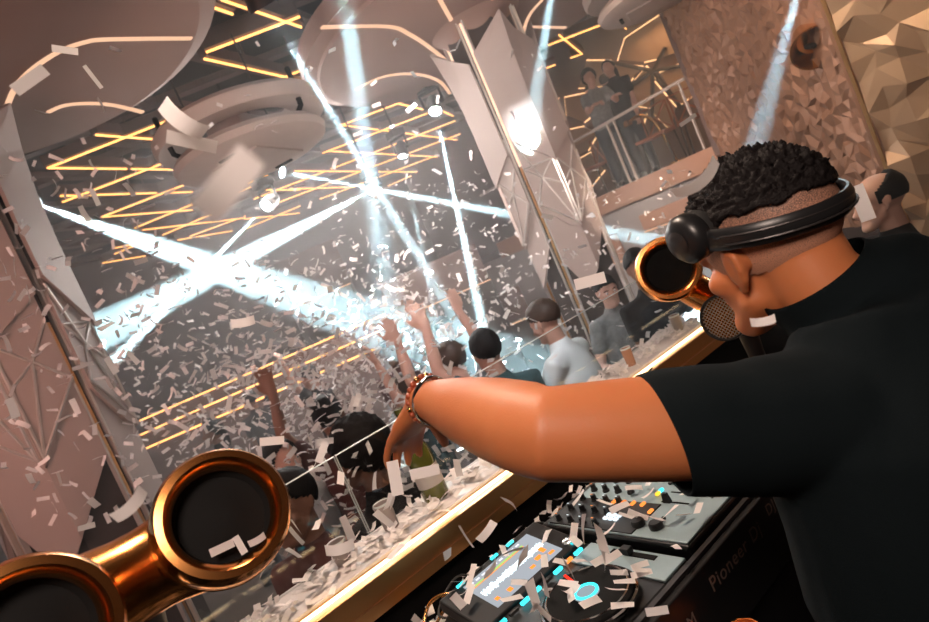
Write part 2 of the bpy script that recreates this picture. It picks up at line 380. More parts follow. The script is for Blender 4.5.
def column(cx, cy, R, yaw, label, led=True):
    t = thing('column', label, 'column', (cx, cy, 0), 0, 'faceted columns of the hall')
    def P(u, off, z):      # u: 0 corner, 1 fold, 2 next corner
        k = int(min(u, 1.9999)); f = u - k; a0, a1 = yaw + k * PI / 4, yaw + (k + 1) * PI / 4
        r = R + off; p = Vector((math.cos(a0), math.sin(a0))) * (1 - f) + Vector((math.cos(a1), math.sin(a1))) * f
        return Vector((p.x * r, p.y * r, z))
    oct_ = [(math.cos(yaw + i * PI / 4) * (R - .07), math.sin(yaw + i * PI / 4) * (R - .07)) for i in range(8)]
    MB().prism(oct_, 0, 4.3).build('column_core', M['core'], t)
    for side in range(4):
        for nm, off, bot, top, th in (
            ('upper_panel', .055, [(.13, 3.05), (1, 2.72), (1.35, 2.82), (1.87, 2.95)], [(.13, 3.92), (1, 4.16), (1.35, 4.0), (1.87, 3.86)], .03),
            ('middle_panel', .025, [(.13, 2.36), (.7, 2.10), (1, 2.05), (1.87, 2.42)], [(.13, 3.1), (.7, 3.1), (1, 3.1), (1.87, 3.1)], .03),
            ('lower_panel', 0, [(.13, 1.78), (.55, 1.46), (1, 1.62), (1.87, 1.98)], [(.13, 2.6), (.55, 2.6), (1, 2.6), (1.87, 2.6)], .03)):
            vs = []; fs = []; n = len(bot); a = side * 2
            def Q(u, o, z):
                f = max(0, (z - 3.3) / .9); o2 = o + .10 * f * f * (1 if u > .9 and u < 1.2 else .5)
                p = P(u, o2, z); return Matrix.Rotation(side * PI / 2, 3, 'Z') @ p
            rows = 6
            for th_ in (0, th):
                for i in range(n):
                    for j in range(rows):
                        u = bot[i][0]; z = bot[i][1] + (top[i][1] - bot[i][1]) * j / (rows - 1); vs.append(tuple(Q(u, off - th_, z)))
            N = n * rows
            for i in range(n - 1):
                for j in range(rows - 1):
                    q = i * rows + j; fs.append((q, q + rows, q + rows + 1, q + 1)); fs.append((q + N, q + N + 1, q + N + rows + 1, q + N + rows))
            for i in range(n - 1):
                for j in (0, rows - 1): q = i * rows + j; fs.append((q, q + rows, q + rows + N, q + N))
            for j in range(rows - 1):
                for i in (0, n - 1): q = i * rows + j; fs.append((q, q + 1, q + 1 + N, q + N))
            o = MB().add(vs, fs).build(nm, M['panel'], t)
            if nm == 'middle_panel':
                rb = MB(); nodes = {k: v for k, v in enumerate([(.15, 2.4), (.15, 2.75), (.15, 3.0), (.95, 2.1), (.95, 2.5), (.95, 2.75), (.5, 2.62), (1.05, 2.5), (1.85, 2.45), (1.85, 2.8), (1.45, 2.6), (1.05, 2.1), (1.05, 2.75)])}
                for a_, b_ in ((0, 6), (1, 6), (2, 6), (3, 6), (4, 6), (5, 6), (3, 5), (0, 3), (7, 10), (8, 10), (9, 10), (11, 10), (12, 10), (11, 12), (11, 8), (1, 5)):
                    A, B = Q(nodes[a_][0], off + .004, nodes[a_][1]), Q(nodes[b_][0], off + .004, nodes[b_][1])
                    rb.tube([A, B], .009, 5)
                rb.build('rib_pattern', M['panelrib'], o)
        rot = Matrix.Rotation(side * PI / 2, 3, 'Z'); p = P(0, -.045, 0)
        q = rot @ p; A = Vector((q.x, q.y, 0)); m3 = Matrix.Rotation(yaw + side * PI / 2, 3, 'Z')
        MB().box(A + Vector((0, 0, 3.55)), (.02, .022, 1.5), m3).build('led_strip' if led else 'gold_strip', M['ledw'] if led else M['core'], t)
        MB().box(A + Vector((0, 0, 1.4)), (.02, .022, 2.78), m3).build('gold_strip', M['goldtrim'], t)
        for s in (-1, 1):
            MB().box(A + m3 @ Vector((.015, s * .032, 2.15)) , (.03, .014, 4.26), m3).build('groove_trim', M['panelrib'], t)
    MB().lathe([(R - .16, 3.5), (R - .15, 3.8), (R - .13, 4.0), (R - .10, 4.15), (R - .04, 4.25), (R + .04, 4.298), (R + .04, 4.302), (0, 4.302)], 48).build('flared_capital', M['disc'], t, smooth=True)
    return t
y2 = math.atan2(-4.5, -4.75)
column(4.72, 4.46, .43, y2 - math.radians(20), 'pale faceted column in the middle with a bright white spot of light on it')
y1 = math.atan2(-4.5, -.1)
column(.08, 4.5, .43, y1 + math.radians(36), 'pinkish faceted column at the left edge with star ribs', False)

# ------------------------------------------------------------------ ceiling pods
def pod(loc, label, tilt):
    t = thing('ceiling_pod', label, 'ceiling pod', loc, 0, 'round grey ceiling pods'); t.rotation_euler = tilt
    MB().ring_lathe([(.42, .13), (.70, .10), (.72, .13), (.72, .20), (.68, .24), (.42, .24)], 64).build('upper_ring', M['pod'], t, smooth=True)
    MB().lathe([(0, -.13), (.54, -.13), (.63, -.09), (.65, -.04), (.62, .0), (0, .02)], 64).build('lower_dish', M['pod'], t, smooth=True)
    MB().box((0, 0, .1), (.5, .34, .2)).build('housing', M['under'], t, bevel=.01)
    MB().box((.02, -.02, -.137), (.68, .46, .02)).build('access_panel', M['pod'], t, bevel=.004)
    MB().box((-.40, -.02, -.137), (.03, .16, .016)).box((.43, .02, -.137), (.035, .18, .016)).box((-.1, .28, -.136), (.14, .02, .014)).build('vent_slot', M['matt'], t)
    for a in (.9, 2.6, 4.6):
        MB().tube([(.55 * math.cos(a), .55 * math.sin(a), .0), (.62 * math.cos(a), .62 * math.sin(a), .05), (.64 * math.cos(a), .64 * math.sin(a), .26), (.64 * math.cos(a), .64 * math.sin(a), .34)], .022, 8).build('bracket', M['matt'], t)
    MB().tube([(-.2, .3, .2), (-.2, .3, 1.0)], .008, 6).tube([(.3, -.1, .2), (.3, -.1, 1.0)], .008, 6).build('suspension_wire', M['darkmetal'], t)
    return t
pod(at(250, 146, d=5.2), 'grey round ceiling pod with black brackets hanging between the two big discs', (0, 0, .6))
pod(at(658, -14, d=6.2), 'grey round ceiling pod at the top edge of the photo above the balcony', (0, 0, 2.1))
lampb = thing('wall_lamp', 'round brass lamp on the faceted bronze wall', 'wall lamp', (0, 0, 0))
lp = at(815, 48, d=4.35); lampb.location = lp
mt = frame((0, 0, 0), (-.75, -.35, -.55))
MB().lathe([(.02, -.25), (.10, -.22), (.15, -.05), (.16, 0), (.150, .0), (.135, -.05), (.09, -.12), (0, -.13)], 40, mt).build('lamp_shade', M['brass'], lampb, smooth=True)
MB().tube([(.02, .01, .02), (.28, .25, .1)], .02, 10).build('wall_arm', M['darkmetal'], lampb)

# ------------------------------------------------------------------ balcony
t = wthing('balustrade', 'glass balcony balustrade with a thin handrail above the brown fascia', 'balustrade', (7.33, 8.0, 2.28))
W(MB().tube([(7.33, 4.15, 3.16), (7.33, 8.4, 3.16)], .022, 10), 'handrail', M['pod'], t, smooth=True)
for y in (4.22, 5.28, 5.40, 6.6, 7.8): W(MB().box((7.33, y, 2.72), (.03, .025, .88)), 'post', M['pod'], t)
for a, b in ((4.22, 5.28), (5.40, 6.6), (6.6, 7.8)): W(MB().box((7.33, (a + b) / 2, 2.7), (.012, b - a - .03, .8)), 'glass_panel', M['pane_clear'], t)
t = thing('button_light', 'small round white light set in the brown balcony fascia', 'light', at(690, 172, x=7.27))
MB().lathe([(0, 0), (.05, 0), (.055, .01), (.055, .03), (0, .03)], 24, frame((0, 0, 0), (1, 0, 0))).build('bezel', M['pod'], t)
MB().ball((-.004, 0, 0), (.01, .018, .018)).build('eye', M['matt'], t)
# lit relief panels on the upper wall
XB = 10.33
def wallp(px, py): return at(px, py, x=XB)
PAN = [[(626,38),(668,10),(700,20),(690,48),(662,58),(646,62),(619,60)], [(617,64),(644,66),(634,78),(612,110),(606,92)], [(648,66),(657,78),(652,108),(628,104),(636,80)],
       [(661,72),(690,60),(702,90),(682,104)], [(566,97),(607,88),(598,112),(586,122),(568,115)], [(566,130),(585,126),(600,132),(590,150),(572,158)], [(588,60),(612,60),(604,86),(580,88)],
       [(655,80),(677,106),(672,130),(654,112)], [(540,95),(560,98),(562,118),(545,124)], [(572,163),(592,152),(606,170),(590,190),(576,184)], [(606,114),(626,108),(648,114),(640,140),(612,140)]]
grp = 'lit relief panels on the upper balcony wall'
PLAB = ['largest, top right', 'middle, under the largest one', 'narrow, left of the star of bars', 'right of the star of bars', 'left, behind the big haired guest', 'low left, beside the column', 'upper left', 'small, right of the star centre', 'farthest left, half behind the column', 'lowest left', 'behind the standing pair of guests']
for pi, pl in enumerate(PAN):
    pts = [wallp(*p) for p in pl]; c = sum(pts, Vector()) / len(pts)
    o = wthing('relief_panel', 'gold-lit relief panel on the upper balcony wall: ' + PLAB[pi], 'wall panel', c, grp)
    k = len(pts); q = [c + (p - c) * .97 for p in pts]
    mb = MB(); mb.add([(XB - .06, p.y, p.z) for p in q] + [(XB - .02, p.y, p.z) for p in q], [tuple(range(k)), tuple(range(k, 2 * k))[::-1]] + [(i, (i + 1) % k, k + (i + 1) % k, k + i) for i in range(k)])
    W(mb, 'panel_plate', M['facet'], o)
    e = MB()
    for i in range(k): 
        if i % 2 == 0: e.tube([(XB - .035, pts[i].y, pts[i].z), (XB - .035, pts[(i + 1) % k].y, pts[(i + 1) % k].z)], .014, 5)
    W(e, 'edge_glow', glow('relief_led', (1.0, .55, .25), 2.2) if not bpy.data.materials.get('relief_led') else bpy.data.materials['relief_led'], o)
hub = wallp(656, 70)
o = wthing('star_lattice', 'dark star of crossing bars on the lit wall above the balcony', 'wall star', hub)
for p in ((617, 62), (655, 130), (684, 106), (668, 48), (702, 62), (634, 84), (598, 112)):
    W(MB().tube([(XB - .11, hub.y, hub.z), (XB - .11, wallp(*p).y, wallp(*p).z)], .035, 6), 'star_bar', M['core'], o)
# sconces under the balcony
for q, (a, b) in enumerate((((642, 224), (700, 200)), ((602, 252), (622, 246)))):
    A, B = at(*a, x=7.27), at(*b, x=7.27); c = (A + B) / 2; L = abs(A.y - B.y)
    o = thing('wall_niche', ('long' if q == 0 else 'short') + ' rounded brown wall panel with a gold LED line on the wall under the balcony', 'wall panel', (7.27, c.y, c.z))
    MB().box((0, 0, 0), (.05, L, .22 if q == 0 else .4)).build('niche_panel', M['fascia'], o, bevel=.02)
    MB().box((-.01, 0, -.13 if q == 0 else -.22), (.03, L, .018)).build('led_strip', M['ledp'], o)

# stepped platform with LED nosings and dark furniture at the back of the hall
fx = Vector((math.cos(HEAD), -math.sin(HEAD), 0)); fy = Vector((math.sin(HEAD), math.cos(HEAD), 0)); rotF = Matrix.Rotation(-HEAD, 3, 'Z')
o = wthing('tiered_platform', 'stepped brown platform with three amber LED lines across the back of the dance floor', 'platform', (2.5, 9.2, 0))
for i, (z, d) in enumerate(((1.56, 9.0), (1.76, 9.25), (1.95, 9.5))):
    a = at(128 + 5 * i, 446 - 15 * i, d=d); b = at(390, 342 - 8 * i, d=d)
    L = (b - a).dot(fx); c = Vector((a.x, a.y, 0)) + fx * (L / 2)
    W(MB().box(c + fy * .2 + Vector((0, 0, z / 2)), (L, .4, z), rotF), 'step', M['wall_brown'], o)
    W(MB().box(c - fy * .012 + Vector((0, 0, z)), (L, .02, .022), rotF), 'led_nosing', M['led'], o)
def lounge(px, py, d, wd, ht, lab):
    p = at(px, py, d=d); o = wthing('lounge_booth', lab, 'booth seat', (p.x, p.y, 0))
    W(MB().box((p.x, p.y, (p.z) / 2), (wd, .3, p.z), rotF), 'seat_base', M['core'], o, bevel=.03)
    W(MB().box(Vector((p.x, p.y, p.z + ht / 2)) + fy * .1, (wd, .12, ht), rotF), 'backrest', M['wall_brown'], o, bevel=.03)
    W(MB().box(Vector((p.x, p.y, p.z)) - fy * .16, (wd, .02, .02), rotF), 'led_strip', M['ledp'], o)
lounge(442, 300, 9.5, 1.6, .6, 'brown lounge booth seat behind the white light beams right of the raised arm')
lounge(322, 296, 11.5, 1.2, .9, 'tall brown lounge booth seat far back left of the vertical beams')
lounge(496, 330, 9.6, 1.2, .5, 'low brown lounge booth seat behind the middle column')

# ------------------------------------------------------------------ people
def ellip_chain(mb, pts, rads, up=None, n=20): mb.tube([Vector(p) for p in pts], rads, n, up=up)
def arm_hand(mb, wrist, d, nrm, size=1.0, curl=.35, side=1, spread=.12, fr=1.0, tuck=0):
    """palm, four fingers of unequal length with two bends, and a thumb leaving the side of the palm.
    d = pointing direction, nrm = out of the back of the hand, side = which side the thumb is on"""
    d = Vector(d).normalized(); nrm = Vector(nrm); nrm = (nrm - d * nrm.dot(d)).normalized(); s = d.cross(nrm) * side
    W_ = Vector(wrist); z = size
    mb.tube([W_ - d * .02 * z, W_ + d * .02 * z, W_ + d * .055 * z, W_ + d * .088 * z], [(.028 * z, .021 * z), (.033 * z, .019 * z), (.041 * z, .017 * z), (.040 * z, .013 * z)], 16, up=nrm)
    L = (.072, .080, .074, .058)
    for i in range(4):
        o = (1.5 - i) * .0205 * z; a = (1.5 - i) * spread
        base = W_ + d * .072 * z + s * o; dd = (d * math.cos(a) + s * math.sin(a)).normalized()
        c1, c2 = curl, curl * 1.5
        p1 = base + dd * .022 * z; d1 = (dd * math.cos(c1) - nrm * math.sin(c1)); p2 = p1 + d1 * L[i] * .46 * z
        d2 = (dd * math.cos(c1 + c2) - nrm * math.sin(c1 + c2)); p3 = p2 + d2 * L[i] * .34 * z
        d3 = (dd * math.cos(c1 + c2 * 1.7) - nrm * math.sin(c1 + c2 * 1.7)); p4 = p3 + d3 * L[i] * .20 * z
        r = .0092 * z * fr * (1, 1, .97, .86)[i]
        mb.tube([base, p1, (p1 + p2) / 2, p2, p3, p4], [r * 1.15, r * 1.12, r, r * 1.02, r * .92, r * .8], 12)
    b = W_ + d * .022 * z + s * .022 * z - nrm * .006 * z
    t1 = (d * (.62 + tuck) + s * (.75 - tuck) - nrm * (.25 + tuck)).normalized(); t2 = (d * .85 + s * .42 - nrm * .35).normalized()
    mb.tube([b, b + t1 * .042 * z, b + t1 * .042 * z + t2 * .030 * z, b + t1 * .042 * z + t2 * .053 * z], [.017 * z, .0135 * z, .0115 * z, .009 * z], 12)

def head_shapes(mb, c, F, U, k=1.0, ears=True):
    """skull, jaw, brow, nose, lips, ears about head centre c; F face direction, U crown direction"""
    F = Vector(F).normalized(); U = Vector(U); U = (U - F * U.dot(F)).normalized(); R_ = F.cross(U)
    m = Matrix((R_, F, U)).transposed(); c = Vector(c)
    def L(x, y, z): return c + (R_ * x + F * y + U * z) * k
    mb.ball(L(0, -.014, .034), (.076 * k, .096 * k, .084 * k), m, 28, 18)
    mb.ball(L(0, .024, -.030), (.062 * k, .068 * k, .074 * k), m, 24, 16)
    mb.tube([L(-.045, .018, -.052), L(-.024, .066, -.088), L(0, .078, -.093), L(.024, .066, -.088), L(.045, .018, -.052)], .023 * k, 12)
    mb.tube([L(-.04, .066, .022), L(0, .078, .024), L(.04, .066, .022)], .013 * k, 10)
    mb.tube([L(0, .080, .014), L(0, .094, -.008), L(0, .101, -.026)], [.008 * k, .010 * k, .015 * k], 10)
    mb.ball(L(.012, .090, -.030), .009 * k, None, 10, 8); mb.ball(L(-.012, .090, -.030), .009 * k, None, 10, 8)
    mb.tube([L(-.022, .076, -.056), L(0, .087, -.053), L(.022, .076, -.056)], .008 * k, 8)
    mb.tube([L(-.018, .076, -.067), L(0, .085, -.067), L(.018, .076, -.067)], .0085 * k, 8)
    for s in (-1, 1):
        mb.ball(L(s * .045, .055, -.018), (.022 * k, .022 * k, .020 * k), m, 12, 8)
    return L, m
def ear_shapes(mb, L, k, s):
    e = [L(s * .074, .004, -.034), L(s * .080, -.008, -.024), L(s * .088, -.020, -.004), L(s * .089, -.022, .014), L(s * .085, -.010, .026), L(s * .078, .004, .018), L(s * .075, .008, .004)]
    mb.tube(e, [.006 * k, .0055 * k, .005 * k, .0055 * k, .005 * k, .0045 * k, .0045 * k], 8)
    m_ = Matrix([(L(*a) - L(0, 0, 0)).normalized() for a in ((1, 0, 0), (0, 1, 0), (0, 0, 1))]).transposed()
    mb.ball(L(s * .079, -.006, -.001), (.006 * k, .016 * k, .025 * k), m_, 14, 10)
    mb.tube([L(s * .075, .000, -.026), L(s * .079, -.010, -.006), L(s * .079, -.010, .012)], [(.008 * k, .004 * k), (.011 * k, .004 * k), (.010 * k, .004 * k)], 8, up=L(s, 0, 0) - L(0, 0, 0))
def eyes(parent, L, m, k):
    for s in (-1, 1):
        MB().ball(L(s * .031, .0715, .002), .0115 * k, None, 14, 10).build('eye', M['eyewhite'], parent, smooth='all')
        MB().ball(L(s * .031, .0795, .002), .0055 * k, None, 10, 8).build('iris', M['black'], parent, smooth='all')
        MB().tube([L(s * .016, .081, .020), L(s * .032, .080, .025), L(s * .048, .070, .020)], .004 * k, 6).build('eyebrow', M['hair'], parent)
M['eyewhite'] = mat('eye_white', (.8, .78, .75), .3)

def curly(c, m, r, k, cut, amp, freq, nu=96, nv=56):
    """hair cap: part of an ellipsoid about the skull, its surface broken into curls; cut(x, y, z) keeps or drops"""
    mb = MB(); mb.ball((0, 0, 0), (1, 1, 1), None, nu, nv)
    keep = {}; vs = []; 
    for i, v in enumerate(mb.v):
        p = Vector((v[0] * r[0], v[1] * r[1], v[2] * r[2]))
        if cut(p): 
            q = p * freq; d = noise.noise(q) * .6 + noise.noise(q * 2.3) * .4
            e = max(0.0, min(1.0, cut(p) / .02)) if not isinstance(cut(p), bool) else 1
            keep[i] = len(vs); vs.append(tuple(m @ (p * k * (1 + (amp * d) * e / .1)) + Vector(c)))
    fs = [tuple(keep[i] for i in f) for f in mb.f if all(i in keep for i in f)]
    return MB().add(vs, fs)

def person(loc, yaw, label, skin='skin2', shirt='dark', trouser='jeans', hair='hair', hstyle='short', h=1.74, lean=0, head_yaw=0, head_pitch=0, arms=((.1, 0), (.1, 0)), group=None, voxel=.012, face=False, longsleeve=False):
    """a whole figure in its own frame: +Y ahead, feet at z = 0. arms: per side (left, right) the elbow and the wrist
    given from the shoulder, and the pointing direction of the hand"""
    t = thing('person', label, 'person', loc, yaw, group)
    k = h / 1.74; b = MB()
    hip = .92 * k; ch = Vector((0, math.sin(lean) * .46, hip + math.cos(lean) * .46 * 1.0)) ; ch.z = hip + math.cos(lean) * .44 * k
    neck = ch + Vector((0, math.sin(lean) * .10, math.cos(lean) * .12 * k))
    P0 = Vector((0, 0, hip))
    torso = [P0 + Vector((0, 0, -.02)), P0.lerp(ch, .25), P0.lerp(ch, .55), P0.lerp(ch, .85), ch + Vector((0, 0, .03)), neck]
    tr_ = [(.165 * k, .115 * k), (.15 * k, .105 * k), (.155 * k, .11 * k), (.17 * k, .115 * k), (.15 * k, .095 * k), (.07 * k, .065 * k)]
    b.tube(torso, tr_, 20, up=(0, 1, 0))
    hc = neck + Vector((0, .02 + math.sin(lean) * .10, .165 * k))
    F = Vector((-math.sin(head_yaw) * math.cos(head_pitch), math.cos(head_yaw) * math.cos(head_pitch), math.sin(head_pitch)))
    b.tube([neck - Vector((0, 0, .03)), hc + Vector((0, -.02, -.05))], [.058 * k, .052 * k], 14)
    L, m = head_shapes(b, hc, F, (0, 0, 1), k)
    for s in (-1, 1): ear_shapes(b, L, k, s)
    sh = []
    sleeves = MB()
    sleeves.tube(torso, [(a + .012, c + .012) for a, c in tr_[:-1]] + [(.075 * k, .07 * k)], 20, up=(0, 1, 0))
    for i, s in enumerate((-1, 1)):
        S0 = ch + Vector((s * .165 * k, 0, .055 * k)); e, wv, hd = arms[i]
        E_ = S0 + Vector(e); W_ = E_ + Vector(wv)
        b.tube([ch + Vector((s * .08, 0, .05)), S0, S0.lerp(E_, .5), E_, E_.lerp(W_, .35), W_], [.06 * k, .056 * k, .046 * k, .039 * k, .038 * k, .026 * k], 14)
        hd = Vector(hd); side_hint = Vector((0, 0, 1)) if abs(hd.normalized().z) < .7 else Vector((0, -1, 0))
        arm_hand(b, W_, hd, side_hint, k * 1.02, curl=.25, side=s, spread=.16, fr=1.12)
        stop = .55 if not longsleeve else 1
        q = [ch + Vector((s * .08, 0, .05)), S0, S0.lerp(E_, stop)] + ([E_.lerp(W_, .9)] if longsleeve else [])
        sleeves.tube(q, [.072 * k, .070 * k, .064 * k] + ([.045 * k] if longsleeve else []), 14)
    for s in (-1, 1):
        b.tube([P0 + Vector((s * .085 * k, 0, -.02)), (s * .10 * k, .01, .48 * k), (s * .10 * k, -.01, .10 * k)], [.085 * k, .055 * k, .04 * k], 14)
        b.tube([(s * .10 * k, -.03, .045), (s * .11 * k, .14, .035)], .035, 10)
    link(organic(b, voxel, 3), 'body', M[skin], t)
    link(organic(sleeves, voxel * 1.4, 4), 'shirt', M[shirt], t)
    tr2 = MB(); tr2.tube([P0 + Vector((0, 0, .05)), P0 + Vector((0, 0, -.05))], [(.17 * k, .125 * k), (.172 * k, .128 * k)], 20, up=(0, 1, 0))
    for s in (-1, 1): tr2.tube([P0 + Vector((s * .085 * k, 0, -.03)), (s * .10 * k, .01, .48 * k), (s * .10 * k, -.01, .09 * k)], [.098 * k, .072 * k, .06 * k], 14)
    link(organic(tr2, voxel * 1.6, 3), 'trousers', M[trouser], t)
    for s in (-1, 1): MB().tube([(s * .10 * k, -.04, .05), (s * .105 * k, .05, .045), (s * .11 * k, .16, .035)], [.046, .044, .038], 12).build('shoe', M['black'], t, smooth=True)
    if hstyle == 'short': r = (.086, .108, .100); cut = lambda p: max(0, p.z * 1.0 - p.y * .55 + .030)
    elif hstyle == 'balding': r = (.084, .106, .098); cut = lambda p: max(0, min((.050 - p.z) * .9 - p.y * .62, p.z + .045)) if p.y < .045 else 0
    elif hstyle == 'afro': r = (.112, .128, .128); cut = lambda p: max(0, p.z * 1.0 - p.y * .75 + .05)
    elif hstyle == 'long': r = (.092, .112, .104); cut = lambda p: max(0, p.z * .6 - p.y * .9 + .045)
    hb = curly(L(0, -.016, .038), m, r, k, cut, .006 if hstyle != 'afro' else .012, 45 if hstyle != 'afro' else 55, 48, 32)
    if hstyle == 'long':
        hb.tube([L(0, -.07, .05), L(0, -.10, -.04), L(0, -.09, -.16), L(0, -.06, -.27)], [(.075 * k, .04 * k), (.088 * k, .04 * k), (.085 * k, .035 * k), (.06 * k, .02 * k)], 14, up=(0, 1, 0))
    o = hb.build('hair', M[hair], t, smooth='all'); sd = o.modifiers.new('thick', 'SOLIDIFY'); sd.thickness = .012 * k; sd.offset = -1
    if face: eyes(t, L, m, k)
    return t

# ---- the DJ
dj = wthing('person', 'DJ in a black T-shirt stretching his bare left arm over the counter', 'person', (.93, .32, STG))
Hc = Vector((.880, .474, 2.012)) + c_r * .006 - c_u * .012; HK = 1.07; Fd = Vector((.17, .97, -.13)); Ud = Vector((0, .16, .98))
body = MB()
HL, HM = head_shapes(body, Hc, Fd, Ud, HK)
for s in (-1, 1): ear_shapes(body, HL, 1.22, s)
body.tube([HL(0, -.035, -.02), HL(0, -.042, -.075), (.90, .375, 1.87), (.91, .35, 1.80)], [.060, .060, .060, .060], 20)
body.tube([HL(0, -.01, -.07), (.90, .42, 1.87)], [.045, .055], 16)
SL, EL, WL = Vector((.715, .40, 1.805)), at(548, 434, d=.75), at(424, 398, d=.975)
SRr, ER, WR = Vector((1.10, .31, 1.80)), Vector((1.30, .40, 1.60)), Vector((1.30, .66, 1.50))
torso = [(.83, .28, 1.25), (.81, .32, 1.42), (.81, .345, 1.58), (.83, .345, 1.72), (.89, .335, 1.83)]
torr = [(.19, .135), (.19, .135), (.192, .135), (.19, .13), (.12, .07)]
body.tube(torso, torr, 24, up=(.26, .96, 0))
body.tube([(.84, .36, 1.80), SL, SL.lerp(EL, .35), SL.lerp(EL, .62), SL.lerp(EL, .85), EL, EL.lerp(WL, .12), EL.lerp(WL, .35), EL.lerp(WL, .6), EL.lerp(WL, .82), WL],
          [.055, .066, .066, .064, .060, .057, .059, .056, .048, .037, (.032, .027)], 24, up=(0, 0, 1))
body.tube([(.98, .33, 1.80), SRr, SRr.lerp(ER, .5), ER, ER.lerp(WR, .35), WR], [.055, .064, .058, .047, .047, .029], 20)
hd = (at(392, 462, d=1.11) - WL).normalized()
hs = (c_r * .72 + fwd * .62 + c_u * .25); hs = (hs - hd * hs.dot(hd)).normalized(); hn = hs.cross(hd)
arm_hand(body, WL + hd * .012, hd, hn, .98, curl=.16, side=1, spread=.05, tuck=.42)
arm_hand(body, WR, (-.4, .85, -.3), (0, 0, 1), 1.0, curl=.5, side=-1)
for s in (-1, 1):
    body.tube([(.87 + s * .09, .26, 1.27), (.95 + s * .11, .27, .92), (.95 + s * .12, .24, .55)], [.10, .062, .043], 16)
    body.tube([(.95 + s * .12, .21, .50), (.95 + s * .13, .38, .49)], .038, 10)
adopt(link(organic(body, .0055, 7, .5), 'body', M['skin'], None), dj)
# T-shirt: follows torso and upper arms, hem of the left sleeve at mid upper arm
tee = MB()
tee.tube([(.84, .26, 1.19)] + torso[:-1] + [(.90, .335, 1.85), (.905, .36, 1.885)], [(.215, .165)] + [(a + .024, b + .026) for a, b in torr[:-1]] + [(.175, .105), (.105, .08)], 28, up=(.26, .96, 0))
hem = SL.lerp(EL, .60)
tee.tube([(.86, .36, 1.80), SL + Vector((.0, 0, -.004)), SL.lerp(EL, .3) + Vector((0, 0, -.006)), hem + Vector((0, 0, -.006))], [.106, .092, .080, .071], 24)
tee.tube([(.98, .33, 1.80), SRr, SRr.lerp(ER, .6)], [.095, .088, .076], 20)
tee.tube([(.90, .34, 1.83), (.90, .365, 1.87), HL(0, -.045, -.085), HL(0, -.04, -.06)], [.11, .092, .078, .076], 24)
sl_dir = (EL - SL).normalized(); nk = at(805, 281, d=.86); nkd = (c_r * -.66 + c_u * .75).normalized()
def folds(v, n):
    q = noise.noise(Vector((v.x * 9, v.y * 9, v.z * 4))) * .006 + noise.noise(Vector((v.x * 22 + 5, v.y * 22, v.z * 9))) * .0028
    return v + n * q
me = organic(tee, .006, 10, .5, folds)
bm = bmesh.new(); bm.from_mesh(me)
def cut(co, no, rad, cen=None):
    """trim the cloth cleanly along a plane, near co only"""
    no = Vector(no).normalized(); cen = cen or co
    vs_ = {v for v in bm.verts if (v.co - cen).length < rad}; fs_ = [f for f in bm.faces if any(v in vs_ for v in f.verts)]
    es_ = {e for f in fs_ for e in f.edges}; vv = {v for f in fs_ for v in f.verts}
    bmesh.ops.bisect_plane(bm, geom=fs_ + list(es_) + list(vv), plane_co=co, plane_no=no, dist=1e-6)
    bmesh.ops.delete(bm, geom=[v for v in bm.verts if (v.co - co).dot(no) > 1e-5 and (v.co - cen).length < rad], context='VERTS')
hem_n = (sl_dir * .9 - c_r * .34 - c_u * .42)
cut(hem, hem_n, .155); cut(nk, nkd, .098, HL(0, -.035, -.055)); cut(Vector((.85, .25, 1.17)), (0, 0, -1), .5)
bm.to_mesh(me); bm.free()
o = adopt(link(me, 'tshirt', M['tee'], None), dj); sd = o.modifiers.new('cloth', 'SOLIDIFY'); sd.thickness = .003; sd.offset = 1
trs = MB(); trs.tube([(.85, .27, 1.30), (.88, .26, 1.18)], [(.195, .145), (.20, .15)], 24, up=(0, 1, 0))
for s in (-1, 1): trs.tube([(.89 + s * .09, .26, 1.22), (.95 + s * .11, .27, .92), (.95 + s * .12, .24, .53)], [.12, .085, .068], 16)
adopt(link(organic(trs, .012, 4), 'trousers', M['dark'], None), dj)
for s in (-1, 1): W(MB().tube([(.95 + s * .12, .19, .50), (.95 + s * .125, .30, .495), (.95 + s * .13, .41, .485)], [.048, .046, .038], 12), 'shoe', M['black'], dj, smooth=True)
